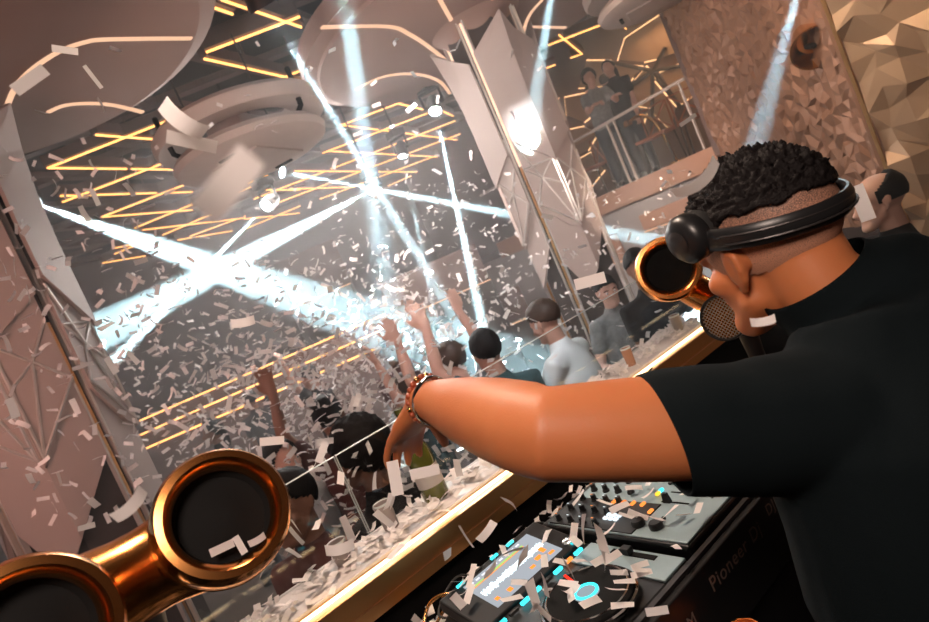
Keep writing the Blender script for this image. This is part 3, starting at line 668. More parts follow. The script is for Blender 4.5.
# hair: curly crown, then a clipped fade
def dj_cut(p): return max(0.0, p.z * .86 - p.y * .12 - .024 + .010 * noise.noise(p * 30))
hb = curly(HL(0, -.014, .034), HM, (.086, .106, .099), HK, dj_cut, .016, 130, 220, 150)
o = W(hb, 'curly_hair', M['hair'], dj, smooth='all'); sd = o.modifiers.new('thick', 'SOLIDIFY'); sd.thickness = .02; sd.offset = -1
def fade_mat():
    m = mat('clipped_fade', (.30, .15, .10), .6); nt = m.node_tree; b = nt.nodes['Principled BSDF']
    tc = nt.nodes.new('ShaderNodeTexCoord'); n = nt.nodes.new('ShaderNodeTexNoise'); n.inputs['Scale'].default_value = 800; n.inputs['Detail'].default_value = 2
    nt.links.new(tc.outputs['Object'], n.inputs['Vector'])
    cr = nt.nodes.new('ShaderNodeValToRGB'); zz = nt.nodes.new('ShaderNodeSeparateXYZ'); nt.links.new(tc.outputs['Object'], zz.inputs[0])
    mr = nt.nodes.new('ShaderNodeMapRange'); mr.inputs[1].default_value = 1.955; mr.inputs[2].default_value = 2.06; mr.inputs[3].default_value = .30; mr.inputs[4].default_value = -.06; nt.links.new(zz.outputs[2], mr.inputs[0])
    ad = nt.nodes.new('ShaderNodeMath'); nt.links.new(n.outputs['Fac'], ad.inputs[0]); nt.links.new(mr.outputs[0], ad.inputs[1])
    cr.color_ramp.elements[0].position = .34; cr.color_ramp.elements[0].color = (.09, .055, .045, 1)
    cr.color_ramp.elements[1].position = .66; cr.color_ramp.elements[1].color = (.56, .27, .17, 1)
    nt.links.new(ad.outputs[0], cr.inputs[0]); nt.links.new(cr.outputs[0], b.inputs['Base Color']); return m
def fade_cut(p): return max(0.0, (p.z + .056 - p.y * .25 + .006 * noise.noise(p * 60))) if p.y < .060 else 0.0
hb = curly(HL(0, -.014, .034), HM, (.0775, .0985, .0865), HK, fade_cut, .0006, 40, 96, 64)
W(hb, 'clipped_fade', fade_mat(), dj, smooth='all')
eyes_root = dj
# headphones worn round the back of the head
hp = wthing('headphones', 'glossy black headphones, band round the back of the head of the DJ', 'headphones', HL(0, -.1, .05))
K = 1.04
band = []
for i in range(25):
    a = -1.0 + 2.0 * i / 24; th = a * 1.75                       # from the left temple round the back to the right
    band.append(HL(-math.sin(th) * .095, -.016 - math.cos(th) * .100, .044 - .030 * math.cos(th)))
upv = HL(0, 0, 1) - HL(0, 0, 0)
W(MB().tube(band, [(.0065, .016)] * 25, 14, up=upv), 'headband', M['gloss'] if 'gloss' in M else M['black'], hp, smooth=True)
for dz in (-.006, .006):
    W(MB().tube([p + upv.normalized() * dz + (p - HL(0, -.016, .05)).normalized() * .0065 for p in band[2:-2]], .0018, 6), 'band_seam', M['darkmetal'], hp)
for s, e in ((-1, band[-1]), (1, band[0])):
    c = HL(s * .094, .022, .062); ax = (HL(s, .12, 0) - HL(0, 0, 0)).normalized(); T = frame(c, ax, upv) @ Matrix.Scale(.9, 4)
    W(MB().lathe([(0, -.030), (.034, -.030), (.038, -.022), (.036, -.010)], 32, T), 'ear_pad', M['rubber'], hp, smooth=True)
    W(MB().lathe([(.036, -.012), (.040, -.006), (.040, .010), (.032, .020), (.018, .024), (0, .025)], 32, T), 'ear_cup', M['black'], hp, smooth=True)
    W(MB().lathe([(.018, .024), (.020, .026), (.012, .030), (0, .030)], 24, T), 'cup_cap', M['darkmetal'], hp, smooth=True)
    W(MB().tube([e, e.lerp(c + ax * .012, .6), c + ax * .014], [.009, .011, .010], 10), 'hinge', M['black'], hp, smooth=True)
# bracelets
wd = (WL - EL).normalized()
def bracelet(c, ax, r, nb, br, name, label, m, m2=None):
    t = wthing(name, label, 'bracelet', c); B_ = basis(ax, c_u)
    for i in range(nb):
        a = 2 * PI * i / nb; p = c + B_ @ Vector((math.cos(a) * r, math.sin(a) * r * .86, 0))
        W(MB().ball(p, br, None, 10, 8), 'bead', m2 if (m2 and i % 5 == 0) else m, t, smooth='all')
    return t
bracelet(WL - wd * .004, wd, .0355, 22, .0052, 'beaded_bracelet', 'reddish brown beaded bracelet on the wrist of the DJ, nearest the hand', mat('wood_bead', (.32, .06, .02), .3), M['brass'])
c = WL - wd * .022; B_ = basis(wd, c_u)
bp = [c + B_ @ Vector((math.cos(2 * PI * i / 28) * .037, math.sin(2 * PI * i / 28) * .032, 0)) for i in range(28)]
t = wthing('metal_bracelet', 'shiny band bracelet beside the beaded one on the wrist of the DJ', 'bracelet', c)
W(MB().tube(bp, [(.002, .006)] * 28, 8, up=wd, closed=True), 'band', M['chrome'], t, smooth=True)
W(MB().box(bp[7], (.014, .014, .008), B_), 'clasp', M['brass'], t, bevel=.002)

# ------------------------------------------------------------------ booth counter
CT = 1.55
t = wthing('booth_counter', 'long white marble booth counter with a gold edge and a glowing LED line', 'counter', (1.0, 1.6, 0))
W(MB().box((1.0, 1.635, CT - .02), (4.4, .20, .04)), 'counter_top', M['marble'], t, bevel=.004)
W(MB().box((1.0, 1.50, CT - .035), (4.4, .070, .055)), 'gold_edge', M['goldtrim'], t, bevel=.003)
W(MB().box((1.0, 1.502, CT - .004), (4.4, .007, .006)), 'led_strip', M['ledc'] if 'ledc' in M else glow('counter_led', (1.0, .74, .42), 7), t)
W(MB().box((1.0, 1.56, (CT - .06) / 2), (4.4, .08, CT - .06)), 'front_wall', M['matt'], t)
W(MB().box((1.0, 1.465, CT - .075), (4.4, .012, .03)), 'gold_lip', M['goldtrim'], t)
for i, (a, b) in enumerate(((-.65, .607), (.613, 2.95))):
    o = wthing('glass_screen', ('left', 'right')[i] + ' clear glass screen standing on the outer edge of the marble counter', 'glass screen', ((a + b) / 2, 1.715, CT), 'glass screens on the counter')
    W(MB().box(((a + b) / 2, 1.715, CT + .125), (b - a, .008, .25)), 'pane', M['pane'], o)
    W(MB().box(((a + b) / 2, 1.715, CT + .251), (b - a, .008, .0025)), 'top_edge', M['edge'], o)
    for x in (a, b): W(MB().box((x, 1.715, CT + .125), (.0009, .009, .25)), 'side_edge', M['edge'], o)

# ------------------------------------------------------------------ DJ desk and gear
DZ = 1.36
t = wthing('dj_desk', 'black DJ desk carrying the player and the mixer', 'desk', (.9, 1.12, STG))
W(MB().box((.85, 1.14, DZ - .02), (2.1, .60, .04)), 'desk_top', M['matt'], t)
W(MB().box((.85, .86, DZ - .24), (2.1, .02, .40)), 'front_panel', M['black'], t)
for x in (-.15, 1.85): W(MB().box((x, 1.14, (STG + DZ) / 2 - .02), (.03, .58, DZ - STG - .04)), 'side_panel', M['matt'], t)

def text(s_, size, m, mt, name, parent, ext=.0004):
    cu = bpy.data.curves.new('txt', 'FONT'); cu.body = s_; cu.size = size; cu.extrude = ext; cu.align_x = 'CENTER'; cu.align_y = 'CENTER'; cu.space_character = 1.12
    o = bpy.data.objects.new('txt', cu); COL.objects.link(o); dg = bpy.context.evaluated_depsgraph_get()
    me = bpy.data.meshes.new_from_object(o.evaluated_get(dg)); bpy.data.objects.remove(o); bpy.data.curves.remove(cu)
    me.transform(mt); return adopt(link(me, name, m, None), parent)
XM = Matrix.Rotation(math.radians(90), 4, 'X')
logo = mat('dull_print', (.20, .15, .13), .5)
# media player
PX, PY, PZ = .70, 1.07, DZ
t = wthing('media_player', 'black and grey DJ media player with a lit waveform screen and a jog wheel', 'media player', (PX, PY, PZ))
W(MB().box((PX, PY, PZ + .04), (.33, .45, .08)), 'body', M['black'], t, bevel=.006)
W(MB().box((PX + .125, PY - .09, PZ + .082), (.075, .26, .006)), 'faceplate', M['greyplate'], t, bevel=.002)
tilt = Matrix.Rotation(math.radians(12), 4, 'X'); T = Matrix.Translation((PX, PY + .145, PZ + .098)) @ tilt
def TB(c, d): return MB().add(*(lambda m: (m.v, m.f))(MB().box(c, d)), T)
W(TB((0, 0, -.008), (.325, .16, .03)), 'screen_housing', M['black'], t, bevel=.004)
scr = W(TB((.005, .0, .008), (.215, .118, .002)), 'screen', glow('screen_glow', (.62, .66, .72), .75), t)
rn = random.Random(2)
wv = MB(); n = 90
for i in range(n):
    x = -.098 + .196 * i / n; hgt = .007 + .022 * abs(noise.noise(Vector((i * .33, 3, 0)))) + .012 * rn.random(); wv.add(*(lambda m: (m.v, m.f))(MB().box((x + .005, -.002, .0098), (.0017, hgt, .001))), T)
W(wv, 'waveform', glow('wave_white', (.8, .95, 1), 2.2), scr)
W(TB((-.01, .036, .0098), (.165, .003, .001)), 'progress_bar', glow('wave_green', (.5, .8, .12), 1.2), scr)
W(TB((-.01, .031, .0098), (.165, .002, .001)), 'phrase_bar', glow('wave_orange', (1, .35, .05), 1.3), scr)
co = glow('cue_orange', (1, .28, .04), 1.6)
for x, y, a, b in ((.06, -.03, .018, .012), (.085, -.018, .012, .02), (.03, -.04, .014, .008), (-.05, -.045, .012, .012), (.09, -.045, .016, .008), (-.085, -.04, .01, .01)): W(TB((x, y, .0098), (a, b, .001)), 'cue_marker', co, scr)

tb = MB()
for k in range(9): tb.add(*(lambda m: (m.v, m.f))(MB().box((-.085 + k * .019, .048, .0098), (.011, .005, .001))), T)
W(tb, 'menu_row', glow('menu_white', (.9, .9, .95), 1.2), scr)
cy = glow('cyan_button', (.05, .75, .85), 2.2); orb = glow('orange_button', (1, .3, .06), 1.5); wh = glow('white_pad', (.85, .95, 1), 1.3)
for k in range(4): W(TB((-.10 + k * .055, .072, .009), (.022, .006, .004)), 'menu_button', cy if k != 1 else M['rubber'], t)
for k in range(8): W(MB().box((PX - .13 + k * .036, PY + .045, PZ + .0865), (.024, .008, .006)), 'hot_cue_button', (cy, M['rubber'], cy, cy, M['rubber'], cy, orb, cy)[k], t)
jc = (PX - .01, PY - .105, PZ + .085); T2 = Matrix.Translation(jc)
W(MB().ring_lathe([(.098, 0), (.102, .002), (.102, .010), (.098, .012)], 64, T2), 'jog_ring', M['chrome'], t, smooth=True)
W(MB().lathe([(.098, 0), (.096, .016), (.088, .020), (.030, .020), (.030, .018), (0, .018)], 64, T2), 'jog_wheel', M['matt'], t, smooth=True)
W(MB().ring_lathe([(.084, .0205), (.086, .022), (.088, .0205)], 64, T2), 'jog_groove', M['chrome'], t, smooth=True)
W(MB().lathe([(0, .0185), (.027, .0185), (.027, .0215), (0, .0215)], 40, T2), 'jog_display', glow('jog_white', (.5, .62, .68), .7), t)
W(MB().ring_lathe([(.020, .0215), (.020, .0235), (.026, .0235), (.026, .0215)], 40, T2), 'display_ring', cy, t)
W(MB().box(Vector(jc) + Vector((.018, .055, .0212)), (.006, .074, .001), Matrix.Rotation(-.32, 3, 'Z')), 'position_marker', glow('red_marker', (1, .04, .02), 1.6), t)
W(MB().box((PX + .145, PY - .10, PZ + .0862), (.014, .12, .002)), 'tempo_slot', M['matt'], t)
W(MB().box((PX + .145, PY - .085, PZ + .094), (.018, .024, .014)), 'tempo_fader', M['black'], t, bevel=.002)
T3 = Matrix.Translation((PX + .14, PY + .085, PZ + .088))
W(MB().lathe([(.018, -.006), (.018, .012), (.014, .015), (0, .015)], 24, T3), 'browse_knob', M['chrome'], t, smooth=True)
for k in range(2): W(MB().lathe([(.016, 0), (.016, .006), (.010, .006), (0, .006)], 24, Matrix.Translation((PX - .14, PY - .23 + k * .05, PZ + .084))), 'play_button', M['rubber'], t, smooth=True)
# mixer
MX, MY = 1.045, 1.07
t = wthing('dj_mixer', 'grey faced DJ mixer with rows of black knobs, lit buttons and channel faders', 'mixer', (MX, MY, DZ))
W(MB().box((MX, MY, DZ + .05), (.335, .45, .10)), 'body', M['black'], t, bevel=.006)
W(MB().box((MX, MY - .01, DZ + .102), (.325, .42, .005)), 'faceplate', M['greyplate'], t, bevel=.002)
W(MB().box((MX - .10, MY + .06, DZ + .1055), (.12, .27, .004)), 'effects_panel', M['black'], t, bevel=.001)
T0 = DZ + .105
for i in range(6):
    for j in range(4 if i < 4 else 3):
        x = MX - .145 + i * .048; y = MY + .17 - j * .042
        kn = W(MB().lathe([(.0095, 0), (.0095, .004), (.0075, .006), (.0068, .018), (0, .019)], 16, Matrix.Translation((x, y, T0))), 'knob', M['black'], t, smooth=True)
        W(MB().box((x, y + .0035, T0 + .0193), (.0014, .0065, .001)), 'pointer', wh if (i + j) % 3 else orb, kn)
for i in range(4):
    x = MX - .03 + i * .042 + .002
    W(MB().box((x, MY - .105, T0 + .0005), (.004, .075, .001)), 'fader_slot', M['matt'], t)
    W(MB().box((x, MY - .105 + (.02, -.012, .025, -.02)[i], T0 + .012), (.011, .020, .024), None, .7), 'channel_fader', M['black'], t, bevel=.001)
W(MB().box((MX + .03, MY - .185, T0 + .0005), (.06, .004, .001)), 'crossfader_slot', M['matt'], t)
W(MB().box((MX + .045, MY - .185, T0 + .012), (.018, .012, .024), None, .7), 'crossfader', M['black'], t, bevel=.001)
for i in range(2):
    for j in range(3): W(MB().box((MX - .12 + i * .015, MY - .0 + j * .016, T0 + .005), (.010, .011, .005)), 'white_pad', wh, t, bevel=.001)
for x, y, m in ((-.05, -.03, orb), (-.05, .0, orb), (-.05, .03, orb), (-.05, .06, orb), (-.075, -.07, orb), (-.10, -.12, M['rubber']), (.0, -.04, glow('yellow_button', (1, .6, .05), 1.6)), (.012, -.04, cy), (.05, -.045, M['rubber']), (.09, -.045, M['rubber'])):
    W(MB().box((MX + x, MY + y, T0 + .004), (.016, .008, .006)), 'lit_button', m, t, bevel=.001)
for k in range(2): W(MB().lathe([(.016, 0), (.016, .010), (.013, .014), (0, .014)], 20, Matrix.Translation((MX - .125, MY - .07 - k * .05, T0))), 'effect_knob', M['black'], t, smooth=True)
# flight case in front of the gear with the printed words
t = wthing('flight_case', 'long black gear case along the front of the decks with dull printed lettering', 'case', (.95, .81, DZ))
W(MB().box((.95, .818, DZ + .0), (1.75, .022, .16)), 'case_front', M['black'], t, bevel=.003)
W(MB().box((.95, .83, DZ + .084), (1.75, .012, .008)), 'case_rim', M['darkmetal'], t)
text('Pioneer Dj', .042, logo, Matrix.Translation((.955, .8065, DZ + .035)) @ XM, 'lettering', t)
text('DJM', .034, logo, Matrix.Translation((1.13, .8065, DZ + .045)) @ XM, 'lettering', t)
text('M', .034, logo, Matrix.Translation((.77, .8065, DZ + .02)) @ XM, 'lettering', t)
# cables between decks and counter
rc = random.Random(12)
for k in range(14):
    x0 = rc.uniform(.45, 1.15); x1 = x0 + rc.uniform(-.25, .3)
    pts = smoothpts([(x0, 1.30, DZ + .05), (x0 + rc.uniform(-.05, .05), 1.35, DZ + rc.uniform(.03, .09)), ((x0 + x1) / 2, rc.uniform(1.36, 1.42), DZ + rc.uniform(.02, .08)), (x1, rc.uniform(1.37, 1.44), DZ + .012), (x1 + .12, 1.43, DZ + .01)], 6)
    c = MB().tube(pts, rc.choice([.003, .004, .0045]), 7).build('cable', rc.choice([M['rubber'], M['rubber'], M['brass'], M['pod']]), None, smooth='all', origin=pts[0])
    tag(c, 'thin tangled cable in the gap between the decks and the gold counter edge', 'cable', 'tangled cables behind the decks')
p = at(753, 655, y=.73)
t = wthing('tumbler', 'orange glass tumbler with added glow under the front of the decks', 'glass', p)
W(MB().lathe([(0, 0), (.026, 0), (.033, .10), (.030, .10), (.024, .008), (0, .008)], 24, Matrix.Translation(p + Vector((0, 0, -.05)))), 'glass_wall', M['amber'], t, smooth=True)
W(MB().lathe([(0, 0), (.0235, 0), (.0265, .06), (0, .06)], 24, Matrix.Translation(p + Vector((0, 0, -.041)))), 'drink', mat('drink_added_glow', (.8, .2, .03), .2, emit=(1, .25, .04), es=.5), t, smooth=True)  # emission added to the drink so the glass looks lit
W(MB().box((p.x, p.y, p.z - .06), (.10, .13, .018)), 'shelf_board', M['matt'], t)

# ------------------------------------------------------------------ things on the counter
p = at(437, 497, z=CT)
t = wthing('champagne_bottle', 'green glass bottle with a dark neck label standing on the marble counter under the hand', 'bottle', (p.x, 1.655, CT)); T = Matrix.Translation((p.x, 1.655, CT))
W(MB().lathe([(0, 0), (.036, 0), (.040, .006), (.040, .13), (.036, .16), (.020, .205), (.0145, .235), (.0135, .275), (.0155, .277), (.0155, .290), (0, .290)], 32, T), 'glass_body', M['bottle'], t, smooth=True)
W(MB().ring_lathe([(.0145, .236), (.0175, .212), (.0190, .212), (.0160, .238)], 32, T), 'neck_label', mat('navy_label', (.02, .05, .10), .4), t, smooth=True)
W(MB().ring_lathe([(.0400, .045), (.0400, .105), (.0408, .105), (.0408, .045)], 32, T), 'front_label', M['paper'], t, smooth=True)
def glass_cup(px, py, lab, m, hh=.075, r=.026):
    p = at(px, py, z=CT); y = min(max(p.y, 1.57), 1.67); t = wthing('cup', lab, 'cup', (p.x, y, CT)); T = Matrix.Translation((p.x, y, CT))
    W(MB().lathe([(0, 0), (r * .85, 0), (r, hh), (r * .92, hh), (r * .78, .006), (0, .006)], 28, T), 'cup_wall', m, t, smooth=True)
    W(MB().ring_lathe([(r * .99, hh - .004), (r * 1.03, hh), (r * .99, hh + .003), (r * .93, hh)], 28, T), 'rim', M['edge'], t, smooth=True)
cupm = mat('frosted_cup', (.42, .36, .34), .3)
glass_cup(392, 527, 'small frosted cup with a pale rim on the counter left of the green bottle', cupm)
glass_cup(345, 562, 'grey cup nearest the gold horn on the counter', cupm, .06)
glass_cup(632, 365, 'small brown cup on the counter in front of the man in the grey shirt', M['fascia'], .07, .02)
glass_cup(680, 331, 'small cup at the far end of the counter beside the upper right horn', cupm, .07, .022)
pts = smoothpts([at(x, y, z=CT + .004) for x, y in ((600, 372), (605, 382), (622, 386), (640, 380), (652, 368))], 6)
tag(MB().tube(pts, .0035, 8).build('cable', M['rubber'], None, smooth='all', origin=pts[0]), 'black cable lying in a loop on the marble counter beyond the raised arm', 'cable')

# ------------------------------------------------------------------ gold horn speakers
def horn_parts(root, c, ax, r=.072, L=.20):
    T = frame(c, ax); k = r / .072
    pr_ = [(.066, -.055), (.063, -.02), (.066, -.004), (.075, .004), (.085, .003), (.090, -.008), (.0915, -.03), (.089, -.07), (.080, -.12), (.064, -.17), (.046, -.205), (0, -.215)]
    W(MB().lathe([(a * k, b * k * L / .20) for a, b in [(0, -.056)] + pr_], 56, T), 'horn_shell', M['gold'], root, smooth=True)
    W(MB().lathe([(0, -.030), (.016, -.028), (.030, -.036), (.058, -.040), (.0645, -.030), (.0645, -.050), (0, -.052)], 48, T @ Matrix.Diagonal((k, k, k, 1))), 'speaker_cone', M['matt'], root, smooth=True)
    W(MB().ring_lathe([(a * k, b * k) for a, b in [(.0912, -.052), (.0925, -.055), (.0912, -.058), (.0905, -.055)]], 56, T), 'seam_ring', M['brass'], root, smooth=True)
    return T
A, B_ = at(224, 512, d=.84), at(34, 640, d=.66)
t = wthing('horn_speaker', 'large gold speaker with two round black horn mouths at the lower left corner', 'speaker', (A + B_) / 2)
axA = ((CAM - A).normalized() + c_r * .10 + c_u * .26).normalized(); axB = ((CAM - B_).normalized() + c_r * .10 + c_u * .05).normalized()
horn_parts(t, A, axA); horn_parts(t, B_, axB)
bA, bB = A - axA * .13, B_ - axB * .12
W(MB().tube(smoothpts([bA, bA.lerp(bB, .35) - fwd * -.02, bA.lerp(bB, .65) - fwd * -.02, bB], 6), [.080, .078, .075, .072, .069, .066, .063, .061, .060, .060, .060, .061, .063, .065, .068, .070, .072, .074, .076][:19], 24), 'link_tube', M['gold'], t, smooth=True)
mid = bA.lerp(bB, .5)
W(MB().tube([mid, mid + Vector((0, .10, -.10)), Vector((mid.x, mid.y + .12, STG + .02))], [.03, .022, .022], 14).lathe([(0, 0), (.16, 0), (.16, .012), (.03, .03), (0, .03)], 32, Matrix.Translation((mid.x, mid.y + .12, STG))), 'stand', M['darkmetal'], t, smooth=True)
A = at(668, 268, d=1.75); B_ = at(722, 318, d=1.62)
t = wthing('horn_speaker', 'gold horn speaker with a black mouth beside the face of the DJ', 'speaker', (A + B_) / 2)
axA = ((CAM - A).normalized() + c_u * .10).normalized(); horn_parts(t, A, axA, .0735)
axB = (c_r * -.55 - fwd * .6 - c_u * .1).normalized()
T = frame(B_, axB)
W(MB().lathe([(0, -.02), (.055, -.02), (.060, -.03), (.058, -.08), (.045, -.16), (.03, -.2), (0, -.2)], 40, T), 'horn_shell', M['gold'], t, smooth=True)
W(MB().ring_lathe([(.054, -.022), (.058, -.006), (.062, -.006), (.062, -.03)], 40, T), 'grille_ring', M['black'], t, smooth=True)
gm = mat('mesh_grille', (.5, .42, .36), .35, .9); 
gr = MB()
for i in range(-7, 8):
    for s in (0, 1):
        q = i * .0075; hh = math.sqrt(max(0, .055 ** 2 - q * q))
        if hh > .01: gr.tube([T @ Vector(((q, -hh, -.012) if s else (-hh, q, -.012))), T @ Vector(((q, hh, -.012) if s else (hh, q, -.012)))], .0011, 5)
W(gr, 'mesh_grille', gm, t)
bA, bB = A - axA * .13, B_ - axB * .13
W(MB().tube(smoothpts([bA, bA.lerp(bB, .5) + fwd * .03, bB], 6), .05, 20), 'link_tube', M['gold'], t, smooth=True)
W(MB().tube([bB, bB + Vector((0, 0, -.12)), Vector((bB.x, bB.y, 1.45))], [.03, .022, .022], 14), 'stand', M['darkmetal'], t, smooth=True)
W(MB().box((bB.x, bB.y, (STG + 1.44) / 2), (.25, .25, 1.44 - STG)), 'plinth', M['matt'], t, bevel=.01)

# ------------------------------------------------------------------ the crowd
def rad(a): return math.radians(a)
DOWN = ((0, .02, -.29), (0, .08, -.24), (0, .15, -1))
DOWNR = ((0, .02, -.29), (0, .08, -.24), (0, .15, -1))
UPL = ((-.12, .06, .24), (.04, .03, .24), (.0, .1, 1)); UPR = ((.12, .06, .24), (-.04, .03, .24), (.1, .1, 1))
FWD = ((-.05, .16, -.22), (.05, .24, .03), (.1, 1, 0)); FWDR = ((.05, .16, -.22), (-.05, .24, .03), (-.1, 1, 0))
def crowd(px, py, h, yaw, label, base=0, **k):
    le = k.get('lean', 0); kk = h / 1.74; q = math.sin(le) * .66 + .02
    p = at(px, py, z=base + (.92 * kk + math.cos(le) * .56 * kk + .165 * kk))
    return person((p.x + math.sin(yaw) * q, p.y - math.cos(yaw) * q, base), yaw, label, h=h, **k)
crowd(362, 456, 1.74, rad(25), 'man with a high afro behind the glass screen, back to the booth', skin='skin3', shirt='dark', hstyle='afro', arms=(DOWN, DOWNR), group='guests on the dance floor', voxel=.010)
crowd(545, 322, 1.76, rad(18), 'man in a white T-shirt with cropped brown hair, back to the booth', skin='skin2', shirt='white', hair='hairb', lean=.16, head_pitch=-.25, arms=(FWD, FWDR), group='guests on the dance floor', voxel=.010)
crowd(607, 291, 1.66, rad(150), 'smiling man in a grey printed shirt facing the booth at the counter', skin='skin2', shirt='grey', lean=.12, head_pitch=-.15, arms=(((-.1, .06, -.27), (.08, .22, -.06), (.2, 1, -.3)), ((.1, .06, -.27), (-.08, .22, -.06), (-.2, 1, -.3))), group='guests on the dance floor', face=True, voxel=.010)
crowd(487, 352, 1.76, rad(-20), 'guest in a teal top with the left arm raised in the light beam', skin='skin2', shirt='teal', arms=(UPL, DOWNR), group='guests on the dance floor')
crowd(404, 392, 1.62, rad(60), 'guest in a teal top lifting one hand left of the wrist of the DJ', skin='skin2', shirt='teal', hair='hairb', arms=(UPL, DOWNR), hstyle='long', group='guests on the dance floor')
crowd(285, 462, 1.66, rad(200), 'woman in a white top with long dark hair near the gold horn', skin='skin2', shirt='white', hstyle='long', arms=(DOWN, FWDR), group='guests on the dance floor', face=True)
crowd(292, 508, 1.72, rad(120), 'man in a maroon top at the front left, close to the horn mouth', skin='skin3', shirt='maroon', arms=(DOWN, DOWNR), group='guests on the dance floor', face=True)
crowd(330, 418, 1.76, rad(-30), 'guest in a maroon top behind the man with the afro', skin='skin3', shirt='maroon', arms=(UPL, DOWNR), group='guests on the dance floor')
crowd(250, 400, 1.76, rad(10), 'guest in dark clothes in front of the amber steps, left one', skin='skin3', shirt='dark', arms=(DOWN, UPR), group='guests on the dance floor')
crowd(310, 378, 1.80, rad(40), 'guest in dark clothes in front of the amber steps with an arm up', skin='skin2', shirt='dark', arms=(UPL, DOWNR), group='guests on the dance floor')
crowd(452, 362, 1.74, rad(0), 'guest with brown hair in a grey top just above the forearm of the DJ', skin='skin2', shirt='grey', hair='hairb', arms=(UPL, UPR), group='guests on the dance floor')
crowd(445, 330, 1.76, rad(170), 'distant guest in dark clothes under the vertical beams', skin='skin2', shirt='dark', arms=(DOWN, UPR), group='guests on the dance floor', voxel=.014)
crowd(390, 352, 1.78, rad(150), 'distant guest in a maroon top where the wide beam ends', skin='skin3', shirt='maroon', arms=(UPL, DOWNR), group='guests on the dance floor', voxel=.014)
crowd(212, 432, 1.72, rad(80), 'guest in dark clothes beside the left column', skin='skin3', shirt='dark', hstyle='long', arms=(DOWN, FWDR), group='guests on the dance floor', voxel=.014)
crowd(640, 268, 1.78, rad(140), 'guest in dark clothes standing behind the man in the grey shirt', skin='skin3', shirt='dark', arms=(DOWN, DOWNR), group='guests on the dance floor', voxel=.014)
# beside the booth
p = at(884, 200, d=2.75)
person((p.x, p.y, p.z - 1.645 * 1.02), rad(35), 'balding man in a black shirt at the right edge, back to the camera', skin='skin2', shirt='dark', h=1.775, hstyle='balding', hair='hair', arms=(DOWN, DOWNR), voxel=.009)
def guest(px, py, x, h, yaw, label, **k):
    p = at(px, py, x=x); return person((p.x, p.y, 2.28), yaw, label, h=h, group='guests on the balcony', voxel=.014, **k)
guest(600, 114, 7.75, 1.70, rad(140), 'balcony guest with big dark hair leaning over the handrail', hstyle='afro', shirt='grey', lean=.3, arms=(FWD, FWDR))
guest(624, 106, 8.0, 1.72, rad(110), 'balcony guest with dark hair, right of the big haired one', hstyle='long', shirt='dark', arms=(DOWN, FWDR))
guest(592, 92, 9.0, 1.78, rad(60), 'balcony guest at the back, left of the standing pair', shirt='dark', arms=(DOWN, DOWNR))
guest(609, 91, 9.0, 1.80, rad(-60), 'balcony guest at the back, right of the standing pair', shirt='dark', arms=(DOWN, DOWNR))
# wire chairs and table things on the balcony
def wire_chair(x, y, rz, label):
    t = thing('wire_chair', label, 'chair', (x, y, 2.28), rz, 'orange chairs on the balcony'); om = M['orange_wire']
    MB().box((0, 0, .45), (.44, .42, .04)).build('seat', om, t, bevel=.01)
    b = MB()
    for s in (-1, 1): b.tube([(s * .2, -.2, .46), (-s * .2, -.24, .86)], .012, 6)
    b.tube([(-.2, -.2, .46), (-.2, -.24, .86), (.2, -.24, .86), (.2, -.2, .46)], .014, 6)
    b.build('backrest', om, t)
    for sx in (-1, 1):
        for sy in (-1, 1): MB().tube([(sx * .19, sy * .18, .44), (sx * .21, sy * .2, .01)], .012, 6).build('leg', M['darkmetal'], t)
M['orange_wire'] = mat('orange_frame', (.35, .10, .05), .6)
wire_chair(7.75, 6.3, rad(60), 'orange crossed-back chair behind the balustrade, nearest the column'); wire_chair(7.75, 5.05, rad(100), 'orange crossed-back chair in the middle of the balcony')
wire_chair(7.9, 4.5, rad(130), 'orange crossed-back chair at the right end of the balcony')
p = at(676, 158, x=7.7)
t = wthing('arc_lamp', 'curved brass lamp standing on the balcony floor', 'lamp', (p.x, p.y, 2.28))
q = [Vector((p.x, p.y, 2.30)), Vector((p.x, p.y + .05, 2.7)), Vector((p.x, p.y + .12, 2.95)), Vector((p.x, p.y + .3, 3.08)), Vector((p.x, p.y + .5, 3.05))]
W(MB().tube(smoothpts(q, 6), .022, 8), 'arc_tube', M['brass'], t, smooth=True)
W(MB().lathe([(0, 0), (.12, 0), (.12, .02), (0, .03)], 24, Matrix.Translation((p.x, p.y, 2.28))), 'lamp_base', M['brass'], t)
W(MB().lathe([(0, .06), (.04, .05), (.07, -.03), (.06, -.03), (0, .0)], 20, Matrix.Translation(q[-1])), 'lamp_shade', M['brass'], t, smooth=True)

# ------------------------------------------------------------------ confetti
rp = random.Random(21)
def strip_mesh(rr, L=.052, Wd=.019, seg=6):
    """one paper strip, curled and twisted"""
    curl = rr.choice([0, .2, .5, 1.0, 1.6, 2.4, 3.2]) * rr.choice((-1, 1)) * rr.random(); tw = rr.uniform(-.8, .8) * rr.random(); vs = []; fs = []
    x = z = 0.0; a = -curl / 2
    for i in range(seg + 1):
        t_ = tw * (i / seg - .5)
        for s in (-1, 1): vs.append((x, s * Wd / 2 * math.cos(t_), z + s * Wd / 2 * math.sin(t_)))
        x += math.cos(a) * L / seg; z += math.sin(a) * L / seg; a += curl / seg
    cx = sum(v[0] for v in vs) / len(vs); cz = sum(v[2] for v in vs) / len(vs)
    vs = [(v[0] - cx, v[1], v[2] - cz) for v in vs]
    for i in range(seg): fs.append((2 * i, 2 * i + 2, 2 * i + 3, 2 * i + 1))
    return vs, fs
VAR = []
for i in range(16):
    me = bpy.data.meshes.new('confetti'); v, f = strip_mesh(rp, seg=8); me.from_pydata(v, [], f); me.materials.append(M['paper']); me.shade_smooth(); VAR.append(me)
